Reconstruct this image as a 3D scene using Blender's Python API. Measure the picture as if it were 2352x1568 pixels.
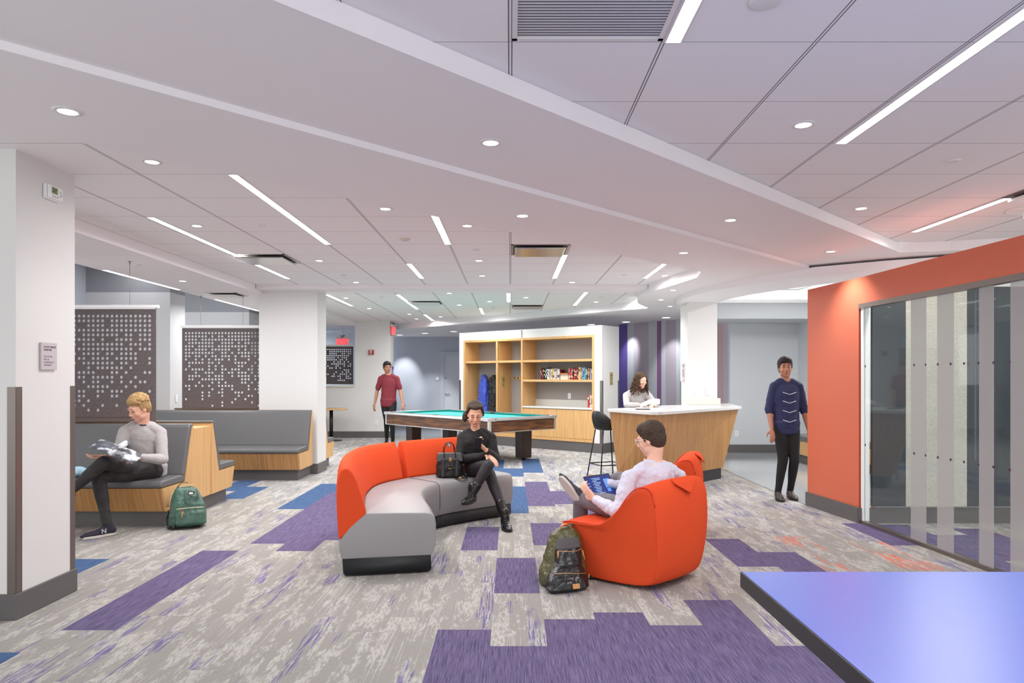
import bpy, bmesh, math, random
from mathutils import Vector, Matrix, Euler
for o in list(bpy.data.objects): bpy.data.objects.remove(o)
scene = bpy.context.scene
COL = scene.collection
# ---------------------------------------------------------------- camera, world, exposure
F, CX, HY, CH = 1610.0, 1172.0, 867.0, 1.43      # focal length in pixels, principal point, eye height
cam = bpy.data.cameras.new('camera'); camo = bpy.data.objects.new('camera', cam); COL.objects.link(camo)
camo.location = (0, 0, CH); camo.rotation_euler = (math.pi/2, 0, 0)
cam.sensor_width = 36; cam.lens = 36*F/2352
cam.shift_x = (1176-CX)/2352; cam.shift_y = (HY-784)/2352
cam.clip_start = .05; cam.clip_end = 100
scene.camera = camo
w = bpy.data.worlds.new('world'); scene.world = w; w.use_nodes = True
w.node_tree.nodes['Background'].inputs[0].default_value = (.955, .965, .985, 1)
w.node_tree.nodes['Background'].inputs[1].default_value = 1.8
scene.view_settings.view_transform = 'Standard'; scene.view_settings.look = 'None'
scene.view_settings.exposure = .08; scene.view_settings.gamma = 1
LP = 1.5      # overall lamp power
scene.cycles.use_denoising = True
rnd = random.Random(4)
R = math.radians
# ---------------------------------------------------------------- helpers
def at(px, py, Y): return Vector(((px-CX)/F*Y, Y, CH-(py-HY)/F*Y))
def fl(px, py, z=0.0):
    Y = (CH-z)*F/(py-HY); return Vector(((px-CX)/F*Y, Y, z))
def srgb(c):
    return tuple(((v/255)/12.92 if v/255 <= .04045 else ((v/255+.055)/1.055)**2.4) for v in c)
MATS = {}
def mat(name, col, rough=.5, metal=0, noise=None, bump=None, coat=0, spec=.5, emit=None, estr=0, alpha=1, sheen=0):
    """noise=(scale xyz, amount, second colour); bump=(scale, strength)"""
    if name in MATS: return MATS[name]
    m = bpy.data.materials.new(name); m.use_nodes = True; nt = m.node_tree; N = nt.nodes; L = nt.links
    b = N['Principled BSDF']; c = srgb(col)+(1,)
    b.inputs['Base Color'].default_value = c; b.inputs['Roughness'].default_value = rough
    b.inputs['Metallic'].default_value = metal; b.inputs['Coat Weight'].default_value = coat
    b.inputs['Specular IOR Level'].default_value = spec
    if sheen: b.inputs['Sheen Weight'].default_value = sheen
    tc = N.new('ShaderNodeTexCoord')
    if noise:
        sc, lo, hi, c2 = noise
        mp = N.new('ShaderNodeMapping'); mp.inputs['Scale'].default_value = sc
        nz = N.new('ShaderNodeTexNoise'); nz.inputs['Scale'].default_value = 1; nz.inputs['Detail'].default_value = 4
        r = N.new('ShaderNodeValToRGB'); r.color_ramp.elements[0].position = lo; r.color_ramp.elements[1].position = hi
        r.color_ramp.elements[0].color = c; r.color_ramp.elements[1].color = srgb(c2)+(1,)
        L.new(tc.outputs['Object'], mp.inputs[0]); L.new(mp.outputs[0], nz.inputs['Vector']); L.new(nz.outputs[0], r.inputs[0])
        L.new(r.outputs[0], b.inputs['Base Color'])
    if bump:
        n2 = N.new('ShaderNodeTexNoise'); n2.inputs['Scale'].default_value = bump[0]; n2.inputs['Detail'].default_value = 3
        bp = N.new('ShaderNodeBump'); bp.inputs['Strength'].default_value = bump[1]; bp.inputs['Distance'].default_value = .01
        L.new(tc.outputs['Object'], n2.inputs['Vector']); L.new(n2.outputs[0], bp.inputs['Height']); L.new(bp.outputs[0], b.inputs['Normal'])
    if emit:
        b.inputs['Emission Color'].default_value = srgb(emit)+(1,); b.inputs['Emission Strength'].default_value = estr
    if alpha < 1: b.inputs['Alpha'].default_value = alpha
    MATS[name] = m; return m
class MB:
    def __init__(s): s.v = []; s.f = []; s.m = []; s.sm = []
    def add(s, vs, fs, mi=0, smooth=False):
        n = len(s.v); s.v += [Vector(p) for p in vs]
        for f in fs: s.f.append([i+n for i in f]); s.m.append(mi); s.sm.append(smooth)
        return s
    def box(s, a, b, M=None, mi=0):
        (x0, y0, z0), (x1, y1, z1) = a, b
        vs = [Vector(p) for p in ((x0,y0,z0),(x1,y0,z0),(x1,y1,z0),(x0,y1,z0),(x0,y0,z1),(x1,y0,z1),(x1,y1,z1),(x0,y1,z1))]
        if M: vs = [M @ p for p in vs]
        return s.add(vs, [(0,3,2,1),(4,5,6,7),(0,1,5,4),(1,2,6,5),(2,3,7,6),(3,0,4,7)], mi)
    def prism(s, poly, z0, z1, M=None, mi=0, top=None):
        n = len(poly); tp = top or poly
        vs = [Vector((p[0], p[1], z0)) for p in poly]+[Vector((p[0], p[1], z1)) for p in tp]
        if M: vs = [M @ p for p in vs]
        return s.add(vs, [tuple(range(n))[::-1], tuple(range(n, 2*n))]+[(i, (i+1) % n, n+(i+1) % n, n+i) for i in range(n)], mi)
    def ring(s, c, d, r, seg, up=None):
        d = Vector(d).normalized(); up = Vector(up) if up else (Vector((0,0,1)) if abs(d.z) < .9 else Vector((1,0,0)))
        u = d.cross(up).normalized(); v = u.cross(d)
        rx, ry = (r, r) if not isinstance(r, tuple) else r
        return [Vector(c)+u*math.cos(2*math.pi*i/seg)*rx+v*math.sin(2*math.pi*i/seg)*ry for i in range(seg)]
    def tube(s, pts, r, seg=10, up=None, mi=0, closed=False, smooth=True):
        pts = [Vector(p) for p in pts]; n = len(pts); vs = []; fs = []
        for i, p in enumerate(pts):
            if closed: d = pts[(i+1) % n]-pts[i-1]
            else: d = pts[min(i+1, n-1)]-pts[max(i-1, 0)]
            rr = r[i] if isinstance(r, list) else r
            vs += s.ring(p, d, rr, seg, up)
        for i in range(n if closed else n-1):
            j = (i+1) % n
            for k in range(seg): fs.append((i*seg+k, i*seg+(k+1) % seg, j*seg+(k+1) % seg, j*seg+k))
        if not closed: fs += [tuple(range(seg))[::-1], tuple(range((n-1)*seg, n*seg))]
        return s.add(vs, fs, mi, smooth)
    def cyl(s, c, r, h, seg=24, mi=0, r2=None, axis=(0,0,1), smooth=True):
        c = Vector(c); a = Vector(axis).normalized()
        return s.tube([c, c+a*h], [r, r if r2 is None else r2], seg, mi=mi, smooth=smooth)
    def lathe(s, c, prof, seg=32, M=None, mi=0, smooth=True):
        vs = []; fs = []; n = len(prof)
        for r, z in prof:
            for k in range(seg):
                a = 2*math.pi*k/seg; p = Vector((r*math.cos(a), r*math.sin(a), z))
                vs.append((M @ p if M else p)+Vector(c))
        for i in range(n-1):
            for k in range(seg): fs.append((i*seg+k, i*seg+(k+1) % seg, (i+1)*seg+(k+1) % seg, (i+1)*seg+k))
        return s.add(vs, fs, mi, smooth)
    def ell(s, c, r, M=None, seg=16, mi=0):
        vs = []; fs = []; n = seg//2
        c = Vector(c)
        r = Vector(r if isinstance(r, (tuple, list, Vector)) else (r, r, r))
        for i in range(1, n):
            t = math.pi*i/n
            for k in range(seg):
                a = 2*math.pi*k/seg
                p = Vector((r.x*math.sin(t)*math.cos(a), r.y*math.sin(t)*math.sin(a), r.z*math.cos(t)))
                vs.append((M @ p if M else p)+c)
        p = Vector((0,0,r.z)); vs.append((M @ p if M else p)+c); vs.append(c-(M @ p if M else p))
        for i in range(n-2):
            for k in range(seg): fs.append((i*seg+k, (i+1)*seg+k, (i+1)*seg+(k+1) % seg, i*seg+(k+1) % seg))
        T = len(vs)-2
        for k in range(seg): fs.append((T, k, (k+1) % seg)); fs.append((T+1, (n-2)*seg+(k+1) % seg, (n-2)*seg+k))
        return s.add(vs, fs, mi, True)
    def chain(s, pts, rs, seg=14):
        pts = [Vector(p) for p in pts]
        for i, p in enumerate(pts):
            r = rs[i]; s.ell(p, r, seg=12)
            if i: 
                d = pts[i]-pts[i-1]
                if d.length > 1e-5:
                    a, b = s.ring(pts[i-1], d, rs[i-1], seg), s.ring(pts[i], d, rs[i], seg)
                    s.add(a+b, [(k, (k+1) % seg, seg+(k+1) % seg, seg+k) for k in range(seg)]+[tuple(range(seg))[::-1], tuple(range(seg, 2*seg))], 0, True)
        return s
    def build(s, name, mats, parent=None, base=None, bevel=0, bseg=2, sub=0, solid=0, smooth=None, rem=0, smi=0, disp=None, dec=0, uv=None, weld=False):
        me = bpy.data.meshes.new(name); off = Vector(base) if base is not None else Vector()
        me.from_pydata([p-off for p in s.v], [], s.f)
        for m in (mats if isinstance(mats, (list, tuple)) else [mats]): me.materials.append(m)
        for p, mi, sm in zip(me.polygons, s.m, s.sm):
            p.material_index = mi; p.use_smooth = sm if smooth is None else smooth
        me.validate(); me.update()
        bm = bmesh.new(); bm.from_mesh(me)
        if weld: bmesh.ops.remove_doubles(bm, verts=bm.verts, dist=.0004)
        bmesh.ops.recalc_face_normals(bm, faces=bm.faces); bm.to_mesh(me); bm.free()
        o = bpy.data.objects.new(name, me); COL.objects.link(o)
        if parent: o.parent = parent
        elif base is not None: o.location = off
        if rem:
            md = o.modifiers.new('r', 'REMESH'); md.mode = 'VOXEL'; md.voxel_size = rem; md.use_smooth_shade = True
        if smi: md = o.modifiers.new('s', 'SMOOTH'); md.factor = .5; md.iterations = smi
        if disp:
            tx = bpy.data.textures.new(name+'_t', 'CLOUDS'); tx.noise_scale = disp[0]; tx.noise_depth = 2
            md = o.modifiers.new('d', 'DISPLACE'); md.texture = tx; md.strength = disp[1]; md.mid_level = .5; md.texture_coords = 'LOCAL'
        if solid: md = o.modifiers.new('so', 'SOLIDIFY'); md.thickness = solid; md.offset = 0
        if bevel: md = o.modifiers.new('b', 'BEVEL'); md.width = bevel; md.segments = bseg; md.limit_method = 'ANGLE'; md.angle_limit = R(35)
        if sub: md = o.modifiers.new('ss', 'SUBSURF'); md.levels = sub; md.render_levels = sub
        return o
def tag(o, label=None, cat=None, group=None, kind=None):
    if label: o['label'] = label
    if cat: o['category'] = cat
    if group: o['group'] = group
    if kind: o['kind'] = kind
    return o
def thing(name, label, cat, loc=(0,0,0), rz=0, group=None):
    o = bpy.data.objects.new(name, None); COL.objects.link(o); o.location = loc; o.rotation_euler = (0,0,rz); o.empty_display_size = .1
    return tag(o, label, cat, group)
def struct(name, mb, m, **k): return tag(mb.build(name, m, **k), kind='structure')
def copy_tree(o, parent=None):
    c = o.copy(); COL.objects.link(c)
    if parent: c.parent = parent
    for ch in list(o.children): copy_tree(ch, c)
    return c
def text(name, s, size, M, m, parent=None, align='LEFT', ext=.0006, sx=1, bold=0):
    cu = bpy.data.curves.new(name, 'FONT'); cu.body = s; cu.size = size; cu.align_x = align; cu.extrude = ext; cu.offset = bold
    t = bpy.data.objects.new(name, cu); COL.objects.link(t)
    bpy.context.view_layer.update()
    me = bpy.data.meshes.new_from_object(t.evaluated_get(bpy.context.evaluated_depsgraph_get()))
    bpy.data.objects.remove(t); bpy.data.curves.remove(cu)
    me.transform(M @ Matrix.Diagonal((sx, 1, 1, 1))); me.materials.clear(); me.materials.append(m)
    o = bpy.data.objects.new(name, me); COL.objects.link(o)
    if parent: o.parent = parent
    return o
def frame(loc, x, z):   # matrix with given x axis, z axis (normal)
    x = Vector(x).normalized(); z = Vector(z).normalized(); y = z.cross(x).normalized(); x = y.cross(z)
    return Matrix(((x.x, y.x, z.x, loc[0]), (x.y, y.y, z.y, loc[1]), (x.z, y.z, z.z, loc[2]), (0,0,0,1)))
def area(name, loc, sx, sy, power, parent=None, rot=(0,0,0), col=(1,1,1), spread=180):
    l = bpy.data.lights.new(name, 'AREA'); l.shape = 'RECTANGLE'; l.size = sx; l.size_y = sy; l.energy = power*LP; l.color = col
    l.spread = R(spread)
    o = bpy.data.objects.new(name, l); COL.objects.link(o); o.location = loc; o.rotation_euler = rot
    if parent: o.parent = parent
    return o
# ---------------------------------------------------------------- materials
white = mat('white_paint', (222,221,219), .6, bump=(60,.02))
ceilw = mat('soffit_paint', (240,236,238), .6)
dgrey = mat('bay_grey_paint', (150,152,159), .6)  # mid grey of the bay ceiling and the upper pier bands
bluew = mat('blue_grey_paint', (190,196,208), .6)
lavw = mat('lavender_paint', (188,190,204), .6)
base_m = mat('baseboard_rubber', (96,93,93), .5)
steel = mat('steel', (150,146,143), .3, 1)
dsteel = mat('dark_steel', (128,118,112), .35, .7)
chrome = mat('chrome', (215,215,215), .12, 1)
alu = mat('aluminium', (218,218,218), .25, .85)
bam = mat('bamboo', (220,180,124), .42, noise=((55,55,1.6), .3, .72, (198,150,94)))
bam2 = mat('bamboo_warm', (192,146,92), .42, noise=((60,4,1.4), .3, .72, (160,112,62)))
vinyl = mat('grey_vinyl', (98,98,99), .38, bump=(220,.05))
felt = mat('charcoal_felt', (78,71,73), .95, noise=((260,260,260), .35, .68, (128,118,118)), spec=.1)
orange = mat('orange_wool', (220,80,44), .9, bump=(500,.12), spec=.1)
orange2 = mat('coral_paint', (210,108,78), .5)
gleath = mat('grey_leather', (146,144,145), .42, bump=(6,.05))
blackp = mat('black_plinth', (26,27,30), .55)
black = mat('black_plastic', (18,18,19), .4)
quartz = mat('white_quartz', (214,213,210), .18)
rail_w = mat('white_metal', (240,240,240), .3)
skin = mat('skin_fair', (226,172,148), .5); skin2 = mat('skin_light', (232,184,160), .5)
skin3 = mat('skin_olive', (222,170,142), .5); skin4 = mat('skin_brown', (176,124,98), .5)
lip = mat('lip', (186,98,90), .45)
# ---------------------------------------------------------------- floor: carpet planks
def carpet(name, c_base, c_light, c_acc, solid=False):
    m = bpy.data.materials.new(name); m.use_nodes = True; N = m.node_tree.nodes; L = m.node_tree.links
    b = N['Principled BSDF']; b.inputs['Roughness'].default_value = .95; b.inputs['Specular IOR Level'].default_value = .1
    tc = N.new('ShaderNodeTexCoord'); at_ = N.new('ShaderNodeAttribute'); at_.attribute_name = 'plank'
    addv = N.new('ShaderNodeVectorMath'); addv.operation = 'MULTIPLY_ADD'
    L.new(at_.outputs['Color'], addv.inputs[0]); addv.inputs[1].default_value = (30, 40, 0); L.new(tc.outputs['Object'], addv.inputs[2])
    def nz(scale, det=3, rough=.6):
        mp = N.new('ShaderNodeMapping'); mp.inputs['Scale'].default_value = scale; L.new(addv.outputs[0], mp.inputs[0])
        n = N.new('ShaderNodeTexNoise'); n.inputs['Scale'].default_value = 1; n.inputs['Detail'].default_value = det; n.inputs['Roughness'].default_value = rough
        L.new(mp.outputs[0], n.inputs['Vector']); return n.outputs[0]
    def ramp(src, a, bb, c0=(0,0,0,1), c1=(1,1,1,1), interp='LINEAR'):
        r = N.new('ShaderNodeValToRGB'); r.color_ramp.elements[0].position = a; r.color_ramp.elements[1].position = bb
        r.color_ramp.elements[0].color = c0; r.color_ramp.elements[1].color = c1; L.new(src, r.inputs[0]); return r.outputs[0]
    def mix(f, a, c, mode='MIX'):
        x = N.new('ShaderNodeMix'); x.data_type = 'RGBA'; x.blend_type = mode
        if isinstance(f, (int, float)): x.inputs[0].default_value = f
        else: L.new(f, x.inputs[0])
        for i, q in ((6, a), (7, c)):
            if isinstance(q, tuple): x.inputs[i].default_value = q
            else: L.new(q, x.inputs[i])
        return x.outputs[2]
    def mul(a, c):
        x = N.new('ShaderNodeMath'); x.operation = 'MULTIPLY'; L.new(a, x.inputs[0])
        if isinstance(c, float): x.inputs[1].default_value = c
        else: L.new(c, x.inputs[1])
        return x.outputs[0]
    cb, cl, ca = srgb(c_base)+(1,), srgb(c_light)+(1,), srgb(c_acc)+(1,)
    if solid:
        f = ramp(nz((170, 5, 1), 4, .7), .36, .64)
        c = mix(f, cb, cl); g = ramp(nz((90, 12, 1), 3), .55, .72); c = mix(mul(g, .5), c, ca)
    else:
        splot = mul(ramp(nz((9, 2.2, 1), 6, .72), .5, .545), ramp(nz((75, 16, 1), 3, .6), .36, .56))
        c = mix(mul(splot, .7), cb, cl)
        pin = mul(ramp(nz((150, .9, 1), 1), .60, .63), ramp(nz((4, 1.0, 1), 2), .45, .52)); c = mix(mul(pin, .6), c, cl)
        region = ramp(nz((5.5, .8, 1), 3, .6), *((.50, .53) if 'orange' in name else (.575, .61))); streak = ramp(nz((120, 3, 1), 4, .65), .50, .53)
        c = mix(mul(mul(region, streak), .8), c, ca)
        fine = ramp(nz((190, 26, 1), 4, .8), .25, .75, (.82,.82,.82,1), (1.12,1.12,1.12,1)); c = mix(1.0, c, fine, 'MULTIPLY')
    L.new(c, b.inputs['Base Color'])
    bp = N.new('ShaderNodeBump'); bp.inputs['Strength'].default_value = .25; bp.inputs['Distance'].default_value = .004
    L.new(nz((260, 60, 1), 2), bp.inputs['Height']); L.new(bp.outputs[0], b.inputs['Normal'])
    return m
c_grey = carpet('carpet_grey', (148,144,139), (190,186,180), (98,84,142))
c_greyb = carpet('carpet_grey_blue', (152,149,147), (194,191,187), (62,76,128))
c_pur = carpet('carpet_purple', (72,63,92), (118,106,138), (90,92,124), True)
c_blu = carpet('carpet_blue', (54,76,112), (82,106,142), (62,80,124), True)
c_org = carpet('carpet_grey_orange', (150,145,141), (192,188,182), (222,92,46))
terr = mat('terrazzo', (150,154,156), .12, noise=((120,120,120), .4, .6, (172,176,178)), spec=.6)
PH = {0:4.65,1:5.98,2:4.27,3:4.05,4:4.51,5:3.74,6:6.22,7:5.75,11:6.89,-1:3.98,-5:6.17,-6:5.78,-7:6.04,-8:3.97,-9:3.65,-11:5.53,-12:9.75}
SOL = {}
def sol(k, y0, y1, c): SOL.setdefault(k, []).append((y0, y1, c))
P_, B_ = 2, 3
for k, a, b, c in [(0,4.6,5.6,P_),(-8,3.9,5.85,P_),(1,5.9,7.0,P_),(1,7.7,9.7,P_),(2,7.9,8.9,P_),(0,7.35,9.3,B_),(0,9.9,11.2,B_),(-1,9.8,12.5,B_),(1,11.0,12.5,B_),(2,5.0,7.0,P_) ,
    (-2,11,12.5,B_),(-1,6.0,6.9,P_),(-1,0,4.0,P_),(0,0,3.75,P_),(1,0,4.2,P_),(2,0,4.3,P_),(3,0,4.1,P_),(4,0,4.55,P_),(5,0,3.8,P_),(6,0,3.5,P_),(7,0,3.8,P_),
    (6,5.2,6.3,P_),(7,4.8,5.8,P_),(8,3.9,4.9,P_),(11,6.0,6.95,P_),(12,5.2,7.0,P_),(13,5.4,6.6,P_),(14,5,6.5,P_),(15,5,6.4,P_),(-7,6,8.8,P_),(-6,5.7,9.4,P_),(-5,6.1,8,P_),
    (-8,7.6,9.5,B_),(-7,8.7,9.7,B_),(-11,4.5,5.6,B_),(-12,8.8,9.8,B_),(-11,8.2,9.2,B_),(-9,2.6,3.7,B_),(3,6.6,7.6,P_)]: sol(k, a, b, c)
del SOL[2][1:2]
def plank_floor(name, x0, x1, y0, y1):
    mb = MB(); cols = []; pr = random.Random(11)
    for k in range(math.floor((x0+.107)/.305), math.ceil((x1+.107)/.305)):
        xa, xb = max(x0, -.107+.305*k), min(x1, -.107+.305*(k+1))
        if xb-xa < .001: continue
        ph = PH.get(k, pr.random()*.914); j = math.floor((y0-ph)/.914)
        while ph+.914*j < y1:
            ya, yb = max(y0, ph+.914*j), min(y1, ph+.914*(j+1)); ym = ph+.914*(j+.5); j += 1
            if yb-ya < .001: continue
            xm = (xa+xb)/2; m = 1 if (ym > 8.6 or (ym > 6.5 and xm > 2)) and pr.random() < .8 else 0
            if k in (8, 10) and 4.9 < ym < 6.3: m = 4
            for a, b, c in SOL.get(k, []):
                if a-.02 < ym < b+.02: m = c
            mb.add([(xa,ya,0),(xb,ya,0),(xb,yb,0),(xa,yb,0)], [(0,1,2,3)], m); cols.append((pr.random(), pr.random(), 0, 1))
    o = mb.build(name, [c_grey, c_greyb, c_pur, c_blu, c_org]); ca = o.data.color_attributes.new('plank', 'FLOAT_COLOR', 'CORNER')
    for p in o.data.polygons:
        for li in p.loop_indices: ca.data[li].color = cols[p.index]
    return tag(o, kind='structure')
plank_floor('floor', -8.2, 3.32, -1.5, 17.2)
plank_floor('floor_glass_room', 3.32, 8.2, -1.5, 7.85)
struct('floor_tiles', MB().box((-8.2,17.2,-.06),(3.32,21.2,-.002)).box((3.32,7.85,-.06),(8.2,21.2,-.002)), terr)
# ---------------------------------------------------------------- ceiling of tiles
def tile_mat():
    m = bpy.data.materials.new('ceiling_tiles'); m.use_nodes = True; N = m.node_tree.nodes; L = m.node_tree.links; b = N['Principled BSDF']
    b.inputs['Roughness'].default_value = .85; b.inputs['Specular IOR Level'].default_value = .2
    tc = N.new('ShaderNodeTexCoord'); sp = N.new('ShaderNodeSeparateXYZ'); L.new(tc.outputs['Object'], sp.inputs[0])
    def M(op, a, c):
        n = N.new('ShaderNodeMath'); n.operation = op
        for i, q in ((0, a), (1, c)):
            if isinstance(q, (int, float)): n.inputs[i].default_value = q
            else: L.new(q, n.inputs[i])
        return n.outputs[0]
    def line(coord, pitch, ph, wd):     # 1 on a groove
        x = M('FLOORED_MODULO', M('SUBTRACT', coord, ph-pitch/2), pitch); return M('LESS_THAN', M('ABSOLUTE', M('SUBTRACT', x, pitch/2), 0), wd)
    lx = M('MAXIMUM', line(sp.outputs[0], .615, -.0065, .0028), line(sp.outputs[0], .615, .0065, .0028)); ly = line(sp.outputs[1], .61, 2.82, .0028)
    mx = N.new('ShaderNodeMix'); mx.data_type = 'RGBA'; mx.inputs[6].default_value = srgb((242,239,240))+(1,); mx.inputs[7].default_value = srgb((130,124,126))+(1,)
    L.new(M('MAXIMUM', lx, M('MULTIPLY', ly, .7)), mx.inputs[0]); L.new(mx.outputs[2], b.inputs['Base Color'])
    return m
ctile = tile_mat(); CZ = 2.78; SZ = 2.685; SZ2 = 2.65; SL = 2.667
struct('ceiling', MB().box((-3.7,-1.5,CZ),(8.2,6.98,CZ+.05)).box((-3.7,6.98,CZ),(2.9,21.2,CZ+.05)), ctile)
# diagonal soffit: near panel, far panel
def dl(c, y): return (y-c, y)      # point on the 45 degree line X = Y - c
struct('ceiling_soffit_near', MB().prism([dl(3.13,-1.5),dl(3.13,7.03),(4.35,6.93),(5.2,6.65),(6.6,6.0),(6.6,6.75),(5.0,7.3),(3.98,7.9),(3.4,8.3),dl(4.5,7.85),dl(4.5,-1.5)], SZ, CZ+.04), ceilw)
cv = [(2.2,8.08),(2.28,8.55),(2.16,9.2),(2.04,9.8),(1.97,10.4),(1.99,11.0),(2.12,11.6),(2.42,12.3)]
struct('ceiling_soffit_far', MB().prism([dl(4.5,-1.5),dl(4.5,7.85),(3.25,8.25),(2.95,8.8),(2.80,9.3),(2.72,9.9),(2.72,10.4),(2.78,10.9),(2.95,11.6),(3.2,12.3),(3.3,13.4),(4.3,13.8),(2.3,16.4),(-.98,21.2),(-3.7,21.2),(-3.7,17.2),(-2.86,17.2),(-2.86,17.75)]+cv[::-1]+[dl(5.88,-1.5)], SZ2, CZ+.03), ceilw, smooth=False)
# curved beam over the bar column
bo = [(6.6,6.15),(5.0,6.8),(3.95,7.37),(3.38,7.8),(3.0,8.45),(2.76,8.93),(2.6,9.43),(2.53,10.0),(2.52,10.4),(2.58,10.9),(2.75,11.6),(2.95,12.2)]
bi = [(3.55,12.2),(3.3,11.5),(3.18,10.9),(3.16,10.3),(3.3,9.65),(3.55,9.05),(3.95,8.35),(4.9,7.75),(6.6,7.1)]
struct('ceiling_alcove_upstand', MB().prism([(3.1,12.3),(3.0,11.5),(2.9,10.9),(2.86,10.3),(3.0,9.6),(3.3,8.95),(3.7,8.25),(4.8,7.6),(6.6,6.9),(6.6,6.96),(4.84,7.66),(3.76,8.3),(3.36,9.0),(3.06,9.65),(2.92,10.3),(2.96,10.9),(3.06,11.5),(3.16,12.3)], SZ2+.01, 3.12), white)
struct('ceiling_curved_beam', MB().prism(bo+bi, 2.57, SZ2+.01), ceilw)
struct('ceiling_cross_beam', MB().box((-3.68,10.15,2.72),(1.99,10.62,CZ+.01)), ceilw)
# left soffit and the taller bay beyond it
struct('ceiling_soffit_left', MB().box((-4.72,4.75,SL),(-3.69,16.7,CZ+.045)), ceilw)
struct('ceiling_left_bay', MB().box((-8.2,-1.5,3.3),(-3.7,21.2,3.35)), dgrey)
struct('ceiling_left_near', MB().box((-8.2,-1.5,CZ+.001),(-3.7,6.0,CZ+.05)), ctile)
struct('ceiling_left_upstand', MB().box((-4.74,4.8,CZ),(-4.70,21.2,3.3)).box((-3.72,4.8,CZ),(-3.70,21.2,3.3)), white)
struct('ceiling_alcove', MB().box((2.6,6.9,3.12),(8.2,14,3.17)), white)
# cove trim strip on the near soffit edge
struct('trim_1', MB().prism([dl(3.118,-1.5),dl(3.118,7.05),dl(3.13,7.04),dl(3.13,-1.5)], SZ-.001, CZ-.012), ceilw)
# ---------------------------------------------------------------- walls
def wseg(mb, p, q, z0, z1, t=.12, side=1, mi=0):   # wall between plan points, thickness to one side
    p, q = Vector((p[0],p[1],0)), Vector((q[0],q[1],0)); d = (q-p).normalized(); n = Vector((-d.y, d.x, 0))*t*side
    return mb.prism([(p.x,p.y),(q.x,q.y),(q.x+n.x,q.y+n.y),(p.x+n.x,p.y+n.y)], z0, z1, mi=mi)
def boxcol(name, x0, x1, y0, y1, h=CZ, m=None): struct(name, MB().box((x0,y0,0),(x1,y1,h)), m or white)
bb = .152
C1 = (-3.75,-2.92,4.14,4.70); boxcol('wall_column_near', *C1)
struct('baseboard_column_near', MB().box((C1[0]-.01,C1[2]-.012,0),(C1[1]+.012,C1[3]+.012,bb)), base_m, bevel=.004)
C2 = (-3.735,-2.865,10.42,10.90); boxcol('wall_column_middle', *C2)
struct('baseboard_column_middle', MB().box((C2[0]-.01,C2[2]-.012,0),(C2[1]+.012,C2[3]+.012,bb)), base_m, bevel=.004)
C3 = (2.685,3.13,10.6,11.06); boxcol('wall_column_bar', *C3, h=2.66)
struct('baseboard_column_bar', MB().box((C3[0]-.01,C3[2]-.012,0),(C3[1]+.012,C3[3]+.012,bb)), base_m)
# steel corner guards
def guard(n, x, y, sx, sy, w=.05, z1=1.375, m=None):
    struct('trim_%d' % n, MB().box((min(x,x+sx*.003),min(y,y-sy*w),bb),(max(x,x+sx*.003),max(y,y-sy*w),z1)).box((min(x,x-sx*w),min(y,y+sy*.003),bb),(max(x,x-sx*w),max(y,y+sy*.003),z1)), m or dsteel)
guard(2, C1[1], C1[2], 1, -1); guard(3, C1[1], C1[3], 1, 1)
guard(4, C3[0], C3[3], -1, 1, m=steel)
struct('wall_left', MB().box((-6.72,9.0,0),(-6.6,10.9,3.3)).box((-6.72,14.8,0),(-6.6,17.5,3.3)), bluew)
pierw = mat('pier_paint', (205,206,209), .6)
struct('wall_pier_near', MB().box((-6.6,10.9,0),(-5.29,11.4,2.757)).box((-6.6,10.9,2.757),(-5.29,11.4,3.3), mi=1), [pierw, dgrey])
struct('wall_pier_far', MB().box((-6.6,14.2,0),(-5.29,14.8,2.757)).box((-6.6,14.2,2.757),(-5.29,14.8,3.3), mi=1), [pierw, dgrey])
# white wall with the opening, far left
wf = MB(); wf.box((-8.2,16.7,0),(-3.7,16.95,1.21)).box((-3.7,16.7,0),(-2.86,17.2,CZ)); struct('wall_far_left', wf, white)
struct('baseboard_far_left', MB().box((-8.2,16.685,0),(-2.85,16.7,bb)).box((-2.86,16.69,0),(-2.845,17.2,bb)), base_m)
struct('trim_5', MB().box((-6.5,16.66,1.21),(-3.70,17.0,1.245)), mat('sill', (222,219,208), .4))
struct('wall_behind_opening', MB().box((-8.2,20.4,0),(-3.6,20.5,3.3)).box((-5.45,18.6,0),(-5.0,19.0,3.3)), bluew)
struct('ceiling_behind_opening', MB().box((-8.2,16.95,2.72),(-3.7,20.5,2.78)), bluew)
# far blue grey wall with door, lavender wall, striped wall
struct('wall_back', MB().box((-3.8,21.0,0),(-.9,21.12,2.7)), bluew)
struct('baseboard_back', MB().box((-3.8,20.985,0),(-.9,21.0,bb)), base_m)
def wl(px):
    k = (px-CX)/F; t = (k*16.4-2.3)/(.91+1.27*k); return (2.3+.91*t, 16.4-1.27*t)
struct('wall_lavender', wseg(MB(), (-.98,21.0), wl(1422), 0, 2.68), lavw)
purp = mat('purple_paint', (98,82,166), .5); plum = mat('plum_paint', (138,98,144), .5); mauve = mat('mauve_grey_paint', (182,174,186), .6); lgb = mat('light_grey_blue_paint', (198,204,212), .6); pinkg = mat('pink_grey_paint', (184,160,164), .6)
sw = MB(); ed = [1422,1441,1455,1490,1509,1519,1529,1553,1563,1600,1647,1662,1672]; mi_ = [0,1,2,1,3,1,2,1,2,1,4,2]
for i in range(12): wseg(sw, wl(ed[i]), wl(ed[i+1]), 0, 2.68, mi=mi_[i])
struct('wall_striped', sw, [purp, lgb, mauve, plum, pinkg])
struct('baseboard_striped', wseg(MB(), wl(1300), wl(1672), 0, bb, t=.012, side=-1), base_m)
e = wl(1672); gw = mat('alcove_grey_paint', (206,210,214), .6)
struct('wall_alcove', MB().box((e[0]-.05,13.4,0),(5.62,13.5,3.1)).box((5.5,9.6,0),(5.62,13.4,3.1)), gw)
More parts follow.
